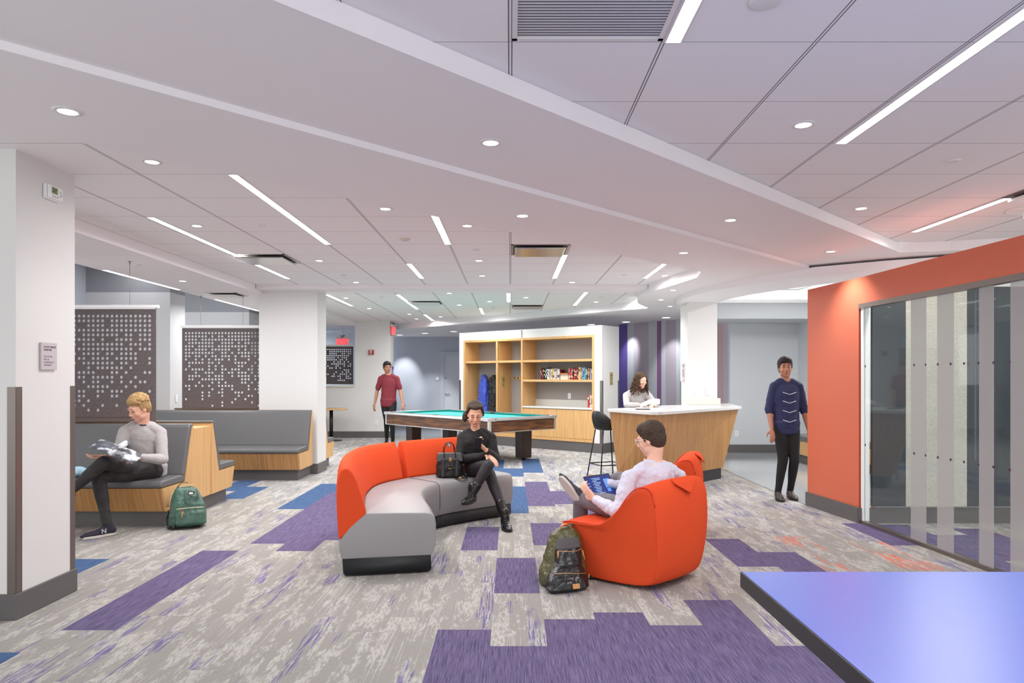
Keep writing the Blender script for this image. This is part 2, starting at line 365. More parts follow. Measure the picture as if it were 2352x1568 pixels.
struct('baseboard_alcove', MB().box((e[0]-.3,13.385,0),(5.5,13.4,bb)).box((5.488,9.6,0),(5.5,13.4,bb)), base_m)
struct('ceiling_alcove_bulkhead', MB().prism([(3.3,12.36),(5.5,12.36),(5.5,13.38),(3.3,13.38)], 2.47, 2.80), gw)
struct('trim_6', MB().box((3.2,12.30,2.745),(5.5,12.36,2.80)), rail_w)
struct('trim_7', MB().box((3.31,7.85,-.01),(3.325,17,.002)), steel)
# door in the far wall
dr = MB().box((-2.08,20.93,0),(-1.98,21.0,2.11)).box((-2.08,20.93,2.11),(-1.0,21.0,2.2))
struct('door_1', MB().box((-1.98,20.955,.01),(-1.0,20.99,2.11)), mat('door_grey', (206,210,220), .45))
do = bpy.data.objects['door_1']
dr.build('door_frame', mat('door_frame_grey', (196,202,214), .45), do)
MB().tube([(-1.93,20.955,.95),(-1.93,20.90,.95)], .012).tube([(-1.93,20.90,.95),(-1.80,20.90,.95)], .011).ell((-1.93,20.95,.95), (.03,.008,.03)).build('door_handle', chrome, do)
MB().cyl((-1.93,20.955,1.42), .025, .02, axis=(0,-1,0)).build('door_lock', chrome, do)
# ---------------------------------------------------------------- coral wall with glass front
ow = [(3.33,7.85),(3.44,6.92),(3.53,5.1),(3.64,3.0),(3.8,.5),(3.9,-1.5)]
m = MB(); wseg(m, ow[0], ow[1], 0, 2.415, t=.10)
for a, b in zip(ow[1:], ow[2:]): wseg(m, a, b, 2.155, 2.415, t=.10)
struct('wall_coral', m, orange2)
m = MB(); wseg(m, (3.328,7.87), (3.432,6.9), 0, bb, t=.016, side=-1); m.box((3.42,6.885,0),(3.60,6.905,bb)); struct('baseboard_coral', m, base_m)
win = struct('window_1', MB().box((3.452,6.86,.02),(3.515,6.90,2.15)), rail_w)
m = MB(); m2 = MB()
for a, b in zip(ow[1:], ow[2:]):
    wseg(m, (a[0]-.004,a[1]), (b[0]-.004,b[1]), 2.11, 2.156, t=.06); wseg(m, (a[0]-.004,a[1]), (b[0]-.004,b[1]), 0, .03, t=.06)
m.build('window_frame', dsteel, win)
def glassmat(name, frost, a):
    g = bpy.data.materials.new(name); g.use_nodes = True; N = g.node_tree.nodes; L = g.node_tree.links; N.remove(N['Principled BSDF'])
    out = N['Material Output']; tr = N.new('ShaderNodeBsdfTransparent'); gl = N.new('ShaderNodeBsdfGlossy'); gl.inputs['Roughness'].default_value = .03 if not frost else .3
    lw = N.new('ShaderNodeLayerWeight'); lw.inputs[0].default_value = .5; p5 = N.new('ShaderNodeMath'); p5.operation = 'POWER'; L.new(lw.outputs[1], p5.inputs[0]); p5.inputs[1].default_value = 4; fr = N.new('ShaderNodeMath'); fr.operation = 'MULTIPLY_ADD'; L.new(p5.outputs[0], fr.inputs[0]); fr.inputs[1].default_value = .35; fr.inputs[2].default_value = .03; mx = N.new('ShaderNodeMixShader')
    tr.inputs[0].default_value = (.93,.96,.95,1)
    L.new(fr.outputs[0], mx.inputs[0]); src = tr
    if frost:
        df = N.new('ShaderNodeBsdfDiffuse'); df.inputs[0].default_value = srgb((190,186,186))+(1,); m2 = N.new('ShaderNodeMixShader'); m2.inputs[0].default_value = a
        L.new(tr.outputs[0], m2.inputs[1]); L.new(df.outputs[0], m2.inputs[2]); src = m2
    L.new(src.outputs[0], mx.inputs[1]); L.new(gl.outputs[0], mx.inputs[2]); L.new(mx.outputs[0], out.inputs[0]); return g
glass = glassmat('clear_glass', False, 0); frost = glassmat('frosted_film', True, .5)
def gx(y):
    for a, b in zip(ow, ow[1:]):
        if b[1] <= y <= a[1]: return a[0]+(b[0]-a[0])*(a[1]-y)/(a[1]-b[1])+.02
for ya, yb in ((6.86,6.165),(6.155,5.345),(5.335,4.2),(4.19,3.0),(2.99,.5)):
    MB().prism([(gx(ya),ya),(gx(yb),yb),(gx(yb)+.012,yb),(gx(ya)+.012,ya)], .03, 2.12).build('pane', glass, win)
for ya, yb in ((6.12,5.91),(5.77,5.57),(5.29,5.14),(4.98,3.0)):
    MB().prism([(gx(ya)-.003,ya),(gx(yb)-.003,yb),(gx(yb)-.001,yb),(gx(ya)-.001,ya)], .03, 2.12).build('frosted_stripe', frost, win)
dots = MB()
for z in (1.54, .775):
    for i in range(13):
        y = 6.83 if i == 12 else 6.07-.155*i
        dots.cyl((gx(y)-.006,y,z), .011, .002, 12, axis=(1,0,0), smooth=False)
dots.build('purple_dots', mat('dot_purple', (70,30,70), .4), win)
# inside the glass room
struct('wall_glass_room', MB().box((3.6,6.9,0),(8.1,7.0,2.415)), white)
struct('baseboard_glass_room', MB().box((3.6,6.885,0),(8.1,6.9,bb)), base_m)
dkp = mat('dark_acoustic_panel', (62,66,72), .95, noise=((150,150,150), .35, .65, (84,88,92)), spec=.1)
bgp = mat('beige_acoustic_panel', (176,172,162), .95, noise=((160,160,160), .35, .65, (206,203,192)), spec=.1)
for x0, x1, m_, lb in ((3.545,3.865,dkp,'charcoal acoustic wall panel behind the glass, beside the coral wall'),(3.872,4.47,bgp,'speckled beige acoustic wall panel in the glass room'),(4.475,6.6,dkp,'charcoal acoustic wall panel at the right end of the glass room')):
    tag(MB().box((x0,6.86,.17),(x1,6.897,2.32)).build('acoustic_panel', m_), lb, 'wall panel')
t = thing('wall_screen', 'black wall screen seen blurred through frosted glass at right edge', 'screen', (4.95,6.2,1.1))
MB().box((0,0,-.1),(1.2,.05,.6)).build('screen_panel', black, t, bevel=.006); MB().box((.4,.05,.1),(.8,.66,.4)).build('bracket', black, t)
# bench in the alcove
t = thing('bench', 'dark topped wooden bench at the end of the grey alcove', 'bench', (4.85,10.4,0))
MB().box((.02,0,.14),(.6,1.6,.37)).build('front_panel', bam, t); MB().box((-.01,-.01,.37),(.6,1.62,.47)).build('seat', vinyl, t, bevel=.02); MB().box((.08,.03,0),(.6,1.57,.14)).build('plinth', base_m, t)

# ---------------------------------------------------------------- ceiling fixtures
lamp_w = mat('lamp_diffuser', (255,255,255), .5, emit=(255,253,250), estr=6.5)
lamp_d = mat('downlight_lens', (255,255,255), .5, emit=(255,253,250), estr=9)
lamp_s = mat('washer_lens', (255,255,255), .5, emit=(255,252,248), estr=5)
trimw = mat('fixture_trim', (225,222,222), .4)
def linear(x, y0, y1, z, label, pw=9, wd=.058, group='recessed linear ceiling lights'):
    t = thing('linear_light', label, 'ceiling light', (x, (y0+y1)/2, z), 0, group); L = y1-y0
    h = wd/2
    MB().box((-h-.009,-L/2-.004,-.0035),(-h,L/2+.004,.012)).box((h,-L/2-.004,-.0035),(h+.009,L/2+.004,.012)).box((-h,-L/2-.006,-.0035),(h,-L/2,.012)).box((-h,L/2,-.0035),(h,L/2+.006,.012)).build('housing', trimw, t)
    MB().box((-h,-L/2,-.0025),(h,L/2,.01)).build('diffuser', lamp_w, t)
    area('lamp', (0,0,-.012), wd, L, pw*L*(1.6 if y0 > 10 else 1.15), t, spread=170)
    return t
tr_ = .0115
LIN = [(-1.845,4.66,7.09,CZ,'long white strip light in the tiled ceiling, right of the two on the left',9),
 (-3.03,5.9,9.55,CZ,'longest white strip light in the tiled ceiling, nearest the left column',9),
 (-.63,5.75,7.09,CZ,'white strip light emerging from behind the diagonal soffit, above the pool table',9),
 (-1.2,8.31,9.53,CZ,'short white strip light just left above the seated woman, before the cross beam',9),
 (.60,7.70,9.53,CZ,'white strip light slanting beside the shiny square air diffuser',9),
 (1.83,8.31,9.53,CZ,'short white strip light at the curved soffit edge, before the cross beam',9),
 (-4.66,8.05,9.85,SL,'strip light in the left soffit above the nearer perforated screen',8),
 (-4.66,11.1,12.95,SL,'strip light in the left soffit above the farther perforated screen',8),
 (-2.98,11.4,13.2,CZ,'strip light beyond the cross beam, beside the middle column',8),
 (-1.83,11.4,13.8,CZ,'strip light beyond the cross beam, left of the far square diffuser',8),
 (-.03,11.2,12.5,CZ,'short upright strip light beyond the cross beam, above the bookcase',8),
 (1.2,10.8,13.1,CZ,'strip light slanting beyond the cross beam toward the bar',8),
 (-.58,13.6,14.9,CZ,'smallest strip light near the far diagonal bulkhead',8),
 (-1.83,15.0,16.6,CZ,'strip light meeting the far diagonal bulkhead, left of the bookcase',8),
 (2.2,11.75,12.6,CZ,'short strip light by the bright ceiling corner over the striped wall',8),
 (.655,.5,2.82,CZ,'wide strip light at the top edge beside the louvred grille',7),
 (1.905,.9,4.04,CZ,'long strip light crossing the near tiled ceiling at upper right',7),
 (3.74,5.27,6.49,CZ,'thin strip light above the coral wall',8)]
for x, y0, y1, z, lb, pw in LIN: linear(x, y0, y1, z, lb, pw)
def downlight(px, py, z, label, r=.040, m=None, pw=4.5):
    p = fl(px, py, z) if False else None
    Y = (z-CH)*F/(HY-py); X = (px-CX)/F*Y
    t = thing('downlight', label, 'ceiling light', (X, Y, z), 0, 'round recessed downlights')
    MB().lathe((0,0,0), [(r+.022,0),(r+.02,-.004),(r+.002,-.0055),(r-.001,.004)], 32).build('trim_ring', trimw, t)
    MB().cyl((0,0,-.0035), r, .006, 28).build('lens', m or lamp_d, t)
    l = bpy.data.lights.new('lamp', 'SPOT'); l.energy = pw*LP*2.2; l.spot_size = R(110); l.spot_blend = .8; l.shadow_soft_size = .05
    o = bpy.data.objects.new('lamp', l); COL.objects.link(o); o.location = (0,0,-.02); o.parent = t
    return t
DL = [(155,255,SZ2,'large round downlight at the upper left of the diagonal soffit'),(1127,327,SZ,'round downlight in the middle of the diagonal soffit, nearer of the two there'),
 (1200,495,SZ2,'round downlight in the diagonal soffit above the pool table'),(1678,505,SZ,'round downlight in the diagonal soffit, right of the slot end'),(1570,580,SZ2,'small round downlight where the diagonal soffit meets the curved edge'),
 (1908,577,SZ,'round downlight right of the shadow slot, near the coral wall top'),(1845,286,CZ,'round downlight in the near tiled ceiling beside the long strip'),(1978,478,CZ,'round downlight in the near tiled ceiling by the cove edge'),
 (349,371,CZ,'round downlight half cut by the soffit edge, upper left'),(452,518,CZ,'round downlight between the two long strip lights on the left'),(885,479,CZ,'round downlight half cut by the soffit edge, left of the short strip'),
 (1073,518,CZ,'round downlight half cut by the soffit edge, right of the short strip'),(733,598,CZ,'round downlight above the left air diffuser'),(1100,598,CZ,'round downlight left of the shiny square diffuser'),(1108,633,CZ,'round downlight just before the cross beam, left of the shiny diffuser'),
 (818,648,CZ,'round downlight just before the cross beam, right of the middle column'),(1314,648,CZ,'round downlight just before the cross beam, right of the slanting strip'),(1528,632,CZ,'round downlight by the curved soffit edge'),
 (420,645,SL,'round downlight in the left soffit beside the strip light'),(1546,666,SZ2,'topmost round downlight in the curved soffit'),(1518,688,SZ2,'left round downlight in the curved soffit'),(1539,703,SZ2,'lowest round downlight in the curved soffit'),
 (795,684,CZ,'far downlight just right of the middle column'),(848,708,CZ,'far downlight above the fire alarm wall'),(940,721,CZ,'far downlight left of the bulkhead strip'),(957,732,CZ,'farthest downlight beside the exit sign'),
 (1032,673,CZ,'far downlight just beyond the cross beam, centre'),(1055,700,CZ,'far downlight right of the white square diffuser'),(1125,692,CZ,'far downlight left of the short upright strip'),(1208,683,CZ,'far downlight above the second square diffuser'),
 (1369,693,CZ,'far downlight right of the long slanting strip'),(1012,727,CZ,'far downlight by the diagonal bulkhead')]
for px, py, z, lb in DL: downlight(px, py, z, lb, pw=22 if px == 1908 else 4.5)
for px, py, lb in [(1438,739,'flat round wall washer light above the purple stripe'),(1530,729,'flat round wall washer light beside the bar column'),(1358,745,'flat round wall washer light above the bookcase'),
    (976,765,'left flat round light washing the far wall'),(1042,761,'right flat round light washing the far wall'),(918,769,'flat round light at the far wall beside the exit sign')]:
    t = downlight(px, py, SZ2, lb, .085, lamp_s, 2); t.name = 'wall_washer'
    X_ = t.location.x
    lt_ = [c for c in t.children if c.type == 'LIGHT'][0]; lt_.data.energy = 150 if X_ < 1 else 70; lt_.data.spot_size = R(46); lt_.rotation_euler = (R(38),0,R(-20) if X_ > 1 else 0); t['group'] = 'round wall washer lights'
# sprinkler heads and detectors
def sprinkler(px, py, z, label, r=.038):
    Y = (z-CH)*F/(HY-py); X = (px-CX)/F*Y
    o = MB().lathe((0,0,0), [(0,-.010),(r*.8,-.010),(r,-.006),(r*.98,0),(r*.7,0)], 24).build('sprinkler_cover', trimw); o.location = (X,Y,z)
    tag(o, label, 'sprinkler', 'white disc sprinkler covers')
for a in [(600,517,CZ,'sprinkler cover between the long strips, left ceiling'),(1094,573,CZ,'sprinkler cover left of the shiny diffuser'),(790,632,CZ,'sprinkler cover below the left diffuser'),(1434,631,CZ,'sprinkler cover right of the slanting strip'),
    (877,682,CZ,'sprinkler cover just beyond the cross beam'),(888,726,CZ,'sprinkler cover near the far white wall'),(1134,706,CZ,'sprinkler cover left of the second square diffuser'),(1380,682,CZ,'sprinkler cover right beyond the cross beam'),
    (315,608,SL,'sprinkler cover in the left soffit'),(2191,368,CZ,'sprinkler cover in the near tiled ceiling above the coral wall'),(1075,750,SZ2,'sprinkler cover in the far soffit above the bookcase left end'),(1345,727,SZ2,'sprinkler cover in the far soffit above the bookcase')]: sprinkler(*a)
sprinkler(1758, 2, CZ, 'large white disc at the top edge, right of the wide strip', .06)
sp = MB().lathe((0,0,0), [(0,-.02),(.03,-.02),(.05,-.008),(.055,0)], 28).build('smoke_detector', mat('ivory_plastic', (212,203,190), .5)); sp.location = (-1.14,5.64+.96,CZ)
tag(sp, 'ivory round speaker disc in the tiled ceiling between two strips', 'smoke detector')
sp.location = ((930-CX)/F*6.81, 6.81, CZ)
t = thing('ceiling_dispenser', 'white ceiling disc with short stem above the coral wall, at right edge', 'ceiling device', ((2352-CX)/F*5.65, 5.65, CZ))
MB().lathe((0,0,0), [(0,-.012),(.115,-.012),(.12,0)], 32).build('disc', rail_w, t); MB().cyl((0,0,-.07), .008, .06, 12).build('stem', rail_w, t)
# air diffusers
def diffuser(x, y, s, z, label, metal=False, drop=.05):
    t = thing('air_diffuser', label, 'air vent', (x, y, z), 0, 'square ceiling diffusers'); h = s/2
    fm = mat('diffuser_steel', (196,190,184), .18, .9) if metal else trimw
    MB().box((-h,-h,-.006),(h,-h+.02,.02)).box((-h,h-.02,-.006),(h,h,.02)).box((-h,-h,-.006),(-h+.02,h,.02)).box((h-.02,-h,-.006),(h,h,.02)).build('frame', fm, t)
    MB().box((-h+.015,-h+.015,-.001),(h-.015,h-.015,.0)).build('dark_throat', mat('duct_dark', (92,88,86), .6), t)
    k = h-.055; MB().prism([(-k,-k),(k,-k),(k,k),(-k,k)], -.034, -.026, top=[(-k-.02,-k-.02),(k+.02,-k-.02),(k+.02,k+.02),(-k-.02,k+.02)]).build('face_plate', fm, t, bevel=.003)
diffuser(.31, 7.40, .60, CZ, 'shiny metal square air diffuser above the pool table', True)
diffuser(-2.77, 7.95, .60, CZ, 'metal square air diffuser left, near the middle column', True)
diffuser(-1.52, 12.6, .60, CZ, 'white square air diffuser beyond the cross beam')
diffuser(.32, 13.3, .60, CZ, 'square air diffuser beyond the cross beam above the bookcase', True)
diffuser(-4.2, 10.4, .45, SL, 'square access panel in the left soffit')
# dropped diffuser at right
t = thing('air_diffuser', 'large white dropped diffuser panel above the coral wall, with dark gap', 'air vent', (3.98,4.97,CZ), 0)
MB().box((-.29,-.3,-.004),(.31,.3,.0)).build('dark_throat', MATS['duct_dark'], t); MB().box((-.24,-.25,-.035),(.33,.30,-.015)).build('face_plate', rail_w, t, bevel=.004)
# louvred grille at the top
t = thing('ceiling_grille', 'rectangular louvred return grille in the near ceiling at top edge', 'air vent', (.3075,2.0,CZ), 0)
MB().box((-.30,-.81,-.006),(.30,-.79,.01)).box((-.30,.78,-.006),(.30,.80,.01)).box((-.30,-.8,-.006),(-.28,.8,.01)).box((.28,-.8,-.006),(.30,.8,.01)).build('frame', trimw, t)
MB().box((-.28,-.79,.030),(.28,.78,.032)).build('dark_backing', mat('grille_dark', (44,42,50), .8), t)
lv = MB()
for i in range(76): 
    y = -.78+.0205*i; lv.add([(-.28,y,-.004),(.28,y,-.004),(.28,y+.010,.012),(-.28,y+.010,.012),(-.28,y+.0015,-.005),(.28,y+.0015,-.005),(.28,y+.0115,.011),(-.28,y+.0115,.011)], [(0,1,2,3),(7,6,5,4),(0,4,5,1),(3,2,6,7)])
tag(lv.build('louvres', steel, t), kind='stuff')
struct('ceiling_grille_void', MB().box((.03,1.2,CZ+.051),(.59,2.78,CZ+.3)), MATS['grille_dark'])
# suspended wires for the screens are built with the screens

linear(5.25, 4.6, 6.2, CZ, 'added strip light inside the glass fronted room, out of view near its back wall', 8, group='added glass room lights')  # no fixture seen here; added to brighten the dark glass room
linear(5.25, 1.0, 3.6, CZ, 'added strip light inside the glass fronted room, out of view toward the camera', 9, group='added glass room lights')  # second added lamp for the glass room, outside the view
linear(4.8, 8.8, 10.4, 3.12, 'added strip light brightening the alcove, hidden beyond the coral wall', 34, group='added alcove lights')  # added lamp, hidden behind the coral wall, lights the alcove walls
linear(-5.9, 17.6, 19.8, 2.72, 'strip light in the room seen through the wall opening', 10, group='far room ceiling lights')
t = thing('cove_light', 'indirect cove light above the alcove bulkhead', 'cove light', (4.3,12.7,2.81)); MB().box((-.9,-.05,0),(.9,.05,.03)).build('housing', rail_w, t); area('lamp', (0,0,.04), 1.8, .08, 40, t, rot=(math.pi,0,0))

linear(-5.7, 9.0, 13.5, 3.3, 'added hidden strip light brightening the left bay above the soffit', 3, group='added left bay lights')  # added lamp, kept out of sight, lifts the dark left bay
# ---------------------------------------------------------------- banquettes (two seats back to back)
def banquette(label, x0, x1, yf, yr, ys0, ys1, xs=None):
    """x1 = visible end; seat front yf, rear yr; spine between ys0 and ys1"""
    t = thing('banquette', label, 'bench', (x1,(yf+yr)/2,0), 0, 'back to back banquettes'); b = Vector((x1,(yf+yr)/2,0)); e = .02
    def side(y_front, y_spine, s):
        # s=+1 when the seat looks toward the camera
        D = lambda a: a*s
        m = MB(); yb = y_spine-D(.19)
        poly = [(y_front+D(.02),.385),(y_front+D(.10),.155),(y_spine,.155),(y_spine,.93),(y_spine-D(.03),.93),(yb,.385)]
        def ext(poly, xa, xb):
            n = len(poly); return [(xa,p[0],p[1]) for p in poly]+[(xb,p[0],p[1]) for p in poly], [tuple(range(n)),tuple(range(n,2*n))[::-1]]+[(i,(i+1) % n,n+(i+1) % n,n+i) for i in range(n)]
        v, f = ext(poly, x0, x1-e); m.add(v, f); m.build('base_panel', bam if s < 0 else bam2, t, base=b)
        m = MB(); v, f = ext(poly, x1-e, x1); m.add(v, f); m.build('end_panel', bam, t, base=b)
        m = MB(); v, f = ext([(y_front,.39),(y_front-D(.005),.42),(y_front+D(.01),.455),(yb+D(.01),.463),(yb+D(.02),.39)], x0, x1-.005); m.add(v, f)
        m.build('seat_cushion', vinyl, t, base=b, bevel=.016, bseg=3)
        m = MB(); v, f = ext([(yb-D(.055),.46),(y_spine-D(.095),.925),(y_spine-D(.07),.957),(y_spine+D(.012),.957),(y_spine+D(.012),.932),(y_spine-D(.03),.93),(yb+D(.01),.44)], x0, x1-.003); m.add(v, f)
        m.build('back_cushion', vinyl, t, base=b, bevel=.014, bseg=3)
    side(yf, ys0, 1); side(yr, ys1, -1)
    MB().box((x0,ys0,.155),(xs or x1-.006,ys1,.905)).build('spine_panel', bam, t, base=b, bevel=.003)
    MB().box((x0,yf+.17,0),(x1-.06,yr-.12,.156)).build('plinth', base_m, t, base=b)
    return t
banquette('near grey vinyl banquette with bamboo end beside the left column', -6.3, -3.27, 6.58, 8.33, 7.24, 7.68)
m_ = banquette('far grey vinyl banquette with bamboo end in front of the middle column', -5.25, -2.90, 9.6, 11.56, 10.28, 10.95, -3.75)
# ---------------------------------------------------------------- perforated felt screens
def screen(label, x0, x1, y, z0, z1, seed, wires=()):
    t = thing('felt_screen', label, 'screen', ((x0+x1)/2, y, z0), 0, 'hanging perforated felt screens'); b = Vector(((x0+x1)/2, y, z0))
    r = random.Random(seed); P = .05; ox = x1-.068
    nx = int((x1-x0)/P); nz = int((z1-z0)/P); mb = MB(); zt = z1-.085; sg = 20
    X0 = ox+P/2-nx*P; Z1 = zt+P/2; Z0 = Z1-nz*P
    for i in range(nx):
        for j in range(nz):
            cx = ox-i*P; cz = zt-j*P
            q = max(0, 1.0-(j/(nz*.93))**1.15); keep = j < nz-1 and cz-P/2 > z0 and cx-P/2 > x0 and (j == 0 or r.random() < .05+.86*max(0, 1-j/(nz-1))**.8)
            sq = [(cx+P/2,cz+P/2),(cx-P/2,cz+P/2),(cx-P/2,cz-P/2),(cx+P/2,cz-P/2)]
            if cx-P/2 < x0 or cz-P/2 < z0: continue
            if not keep: mb.add([(a,y,c) for a, c in sq], [(0,1,2,3)]); continue
            ri = .018; vs = [(cx+ri*math.cos(2*math.pi*k/sg+math.pi/4), y, cz+ri*math.sin(2*math.pi*k/sg+math.pi/4)) for k in range(sg)]
            vs += [(a,y,c) for a, c in sq]; fs = []
            for s_ in range(4):
                for k in range(5): fs.append(((s_*5+k) % sg, (s_*5+k+1) % sg, sg+s_))
                fs.append(((s_*5+5) % sg, sg+(s_+1) % 4, sg+s_))
            mb.add(vs, fs)
    # margins
    xl = min(p.x for p in mb.v); zb = min(p.z for p in mb.v); xr = ox+P/2; zt2 = Z1
    for a, c, d, e in ((xr, x1, z0, z1), (x0, xl, z0, z1), (xl, xr, zt2, z1), (xl, xr, z0, zb)):
        if c-a > 1e-4 and e-d > 1e-4: mb.add([(a,y,d),(c,y,d),(c,y,e),(a,y,e)], [(0,1,2,3)])
    mb.build('felt_panel', felt, t, base=b, solid=.012, weld=True)
    MB().box((x0-.02,y-.02,z1),(x1+.03,y+.02,z1+.032)).box((x0,y-.013,z1-.012),(x1,y+.013,z1)).build('top_rail', rail_w, t, base=b, bevel=.003)
    for wx in wires:
        w_ = MB().cyl((wx,y,z1+.03), .0022, SL-z1-.03, 6); w_.cyl((wx,y,SL-.03), .007, .03, 10).cyl((wx,y,SL-.004), .02, .004, 16); w_.build('hanging_wire', steel, t, base=b)
    return t
screen('near hanging charcoal felt screen with punched dots above the near banquette', -5.75, -3.77, 7.46, .962, 2.17, 3, (-4.05,))
screen('middle hanging charcoal felt screen with punched dots above the far banquette', -4.97, -3.745, 10.62, .96, 2.19, 8, (-4.69,-4.05))
screen('farthest felt screen with punched dots in the wall opening', -5.6, -3.83, 17.1, 1.27, 2.2, 5, ())
# ---------------------------------------------------------------- bookcase with white surround
BO = Vector((-1.13,15.57,0)); bx_ = Vector((.77,-.638,0)).normalized(); bn = Vector((-bx_.y, bx_.x, 0))   # along, into the wall
BM = Matrix(((bx_.x,bn.x,0,BO.x),(bx_.y,bn.y,0,BO.y),(0,0,1,0),(0,0,0,1))); BL = 3.71; brz = math.atan2(bx_.y, bx_.x)
def bu(px):
    k = (px-CX)/F; return (k*BO.y-BO.x)/(bx_.x-k*bx_.y)
def bz(px, py):
    u = bu(px); return CH-(py-HY)/F*(BO.y+bx_.y*u)
uL, uR = bu(1065.3), bu(1365.2)
s = MB(); s.box((0,0,bb),(uL,.62,2.42), BM).box((uR,0,bb),(BL,.62,2.42), BM).box((uL,0,2.245),(uR,.62,2.42), BM).box((uL,.50,bb),(uR,.62,2.25), BM); struct('wall_bookcase', s, white)
struct('baseboard_bookcase', MB().box((-.006,-.008,0),(BL+.008,.63,.185), BM), base_m)
def bguard(n, u, v, su, z1=1.375):
    struct('trim_%d' % n, MB().box((min(u,u+su*.003),v-.003,.185),(max(u,u+su*.003),v+.045,z1), BM).box((min(u,u-su*.045),v-.003,.185),(max(u,u-su*.045),v,z1), BM), steel)
bguard(8, 0, 0, -1); bguard(9, BL, 0, 1)
struct('trim_10', MB().box((BL,.575,.185),(BL+.003,.623,1.375), BM), steel)
t = thing('bookcase', 'bamboo bookcase set in the white wall with shelves, hooks and cupboards', 'bookcase', BO, brz)
d1, d2 = bu(1141.5), bu(1199); th = .045; dep = .46; zb0 = .19; sh1, sh2, ctz = 1.79, 1.392, .85
MB().box((uL,-.012,zb0),(uL+th,dep,2.245)).build('side_panel', bam, t); MB().box((uR-th,-.012,zb0),(uR,dep,2.245)).build('side_panel', bam, t)
MB().box((d1-.02,-.010,zb0),(d1+.022,dep,2.2)).build('divider', bam, t); MB().box((d2-.02,-.010,zb0),(d2+.022,dep,2.2)).build('divider', bam, t)
MB().box((uL+th,-.012,2.2),(uR-th,dep,2.245)).build('top_panel', bam, t)
MB().box((uL+th,-.012,zb0),(d2,dep,.245)).box((d2,-.02,zb0),(uR-th,dep,.245)).build('bottom_panel', bam, t)
MB().box((uL+th,0,sh1-.045),(d1-.02,dep,sh1)).build('shelf', bam, t); MB().box((d1+.022,0,sh1-.045),(d2-.02,dep,sh1)).build('shelf', bam, t)
MB().box((d2+.022,0,sh1-.045),(uR-th,dep,sh1)).build('shelf', bam, t); MB().box((d2+.022,0,sh2-.045),(uR-th,dep,sh2)).build('shelf', bam, t)
tack = mat('grey_tackboard', (146,140,138), .95, noise=((240,240,240), .35, .68, (176,171,168)), spec=.1)
MB().box((uL+th,dep-.01,.245),(uR-th,dep,2.2)).build('back_panel', tack, t)
MB().box((d2+.022,-.015,ctz-.035),(uR-th,dep-.01,ctz)).build('counter_top', quartz, t, bevel=.003)
MB().box((d2+.022,dep-.03,ctz),(uR-th,dep-.01,ctz+.13)).build('backsplash', mat('beige_quartz', (210,206,198), .3), t)
dw = (uR-th-d2-.022)
dd = [d2+.022]+[bu(q) for q in (1238,1278,1318)]+[uR-th]
for i in range(4): MB().box((dd[i]+.002,-.004,.25),(dd[i+1]-.002,.015,ctz-.045)).build('cupboard_door', bam, t, bevel=.001)
# outlet on the back panel, hooks, coats
def outlet(M, label, s=1.0, wide=False):
    t = thing('power_outlet', label, 'outlet', M.to_translation(), 0, 'white wall outlets'); t.rotation_euler = M.to_euler()
    MB().box((-.036*s,-.058*s,0),(.036*s,.058*s,.006)).build('cover_plate', rail_w, t, bevel=.002)
    so = MB()
    for z in (-.022,.022): so.box((-.009,z-.006,.006),(-.006,z+.006,.0066)).box((.006,z-.006,.006),(.009,z+.006,.0066)).box((-.002,z-.014,.006),(.002,z-.010,.0066))
    so.build('sockets', mat('socket_dark', (90,80,76), .5), t)
def bpt(u, v, z): return BO+bx_*u+bn*v+Vector((0,0,z))
outlet(frame(bpt(bu(1266)+.13, dep-.012, 1.06), bx_, -bn), 'white outlet plate on the grey back panel of the bookcase')
for u0, u1, n, lb in ((uL+.10, d1-.03, 4, 'coat rail with hooks in the left bay of the bookcase'),(d1+.10, d2-.03, 6, 'small coat rail with dark hooks in the narrow bay of the bookcase')):
    h = thing('coat_rail', lb, 'coat rail', bpt(u0, dep-.02, 1.42), brz); L_ = u1-u0
    MB().box((0,-.015,-.03),(L_,.008,.03)).build('rail', bam, h)
    for i in range(n):
        x = L_*(i+.5)/n; MB().tube([(x,-.015,.01),(x,-.05,.005),(x,-.06,.03)], .006, 8).box((x-.018,-.017,-.02),(x+.018,-.015,.02)).build('hook', steel if n == 4 else dsteel, h)
def coat(u, wid, z0, z1, m, label, seed):
    c = thing('coat', label, 'coat', bpt(u, dep-.16, z1), brz); mb = MB(); r = random.Random(seed); n = 13; H = z1-z0
    for k in range(n):
        f = k/(n-1); ww = wid*(.35+.35*min(1,f*4)+.3*f); 
        for j in range(3): mb.ell((ww*(j-1)*.55+r.uniform(-.01,.01), r.uniform(-.01,.01), -f*H), (ww*.5, .07+.015*f, H/n*1.1))
    mb.build('coat_body', m, c, rem=.012, smi=14, disp=(.09,.03)); s2 = MB()
    s2.chain([(wid*.4,-.03,-.08),(wid*.55,-.07,-.35),(wid*.5,-.06,-.62)], [.06,.055,.045]); s2.build('sleeve', m, c, rem=.012, smi=3, disp=(.06,.02))
coat(bu(1092)-.02, .16, .68, 1.44, mat('blue_coat', (66,88,190), .5, spec=.4), 'blue coat hanging on the left hook of the bookcase', 1)
coat(bu(1113)-.0, .16, .62, 1.43, mat('black_coat', (30,30,33), .6), 'black coat hanging beside the blue coat', 2)
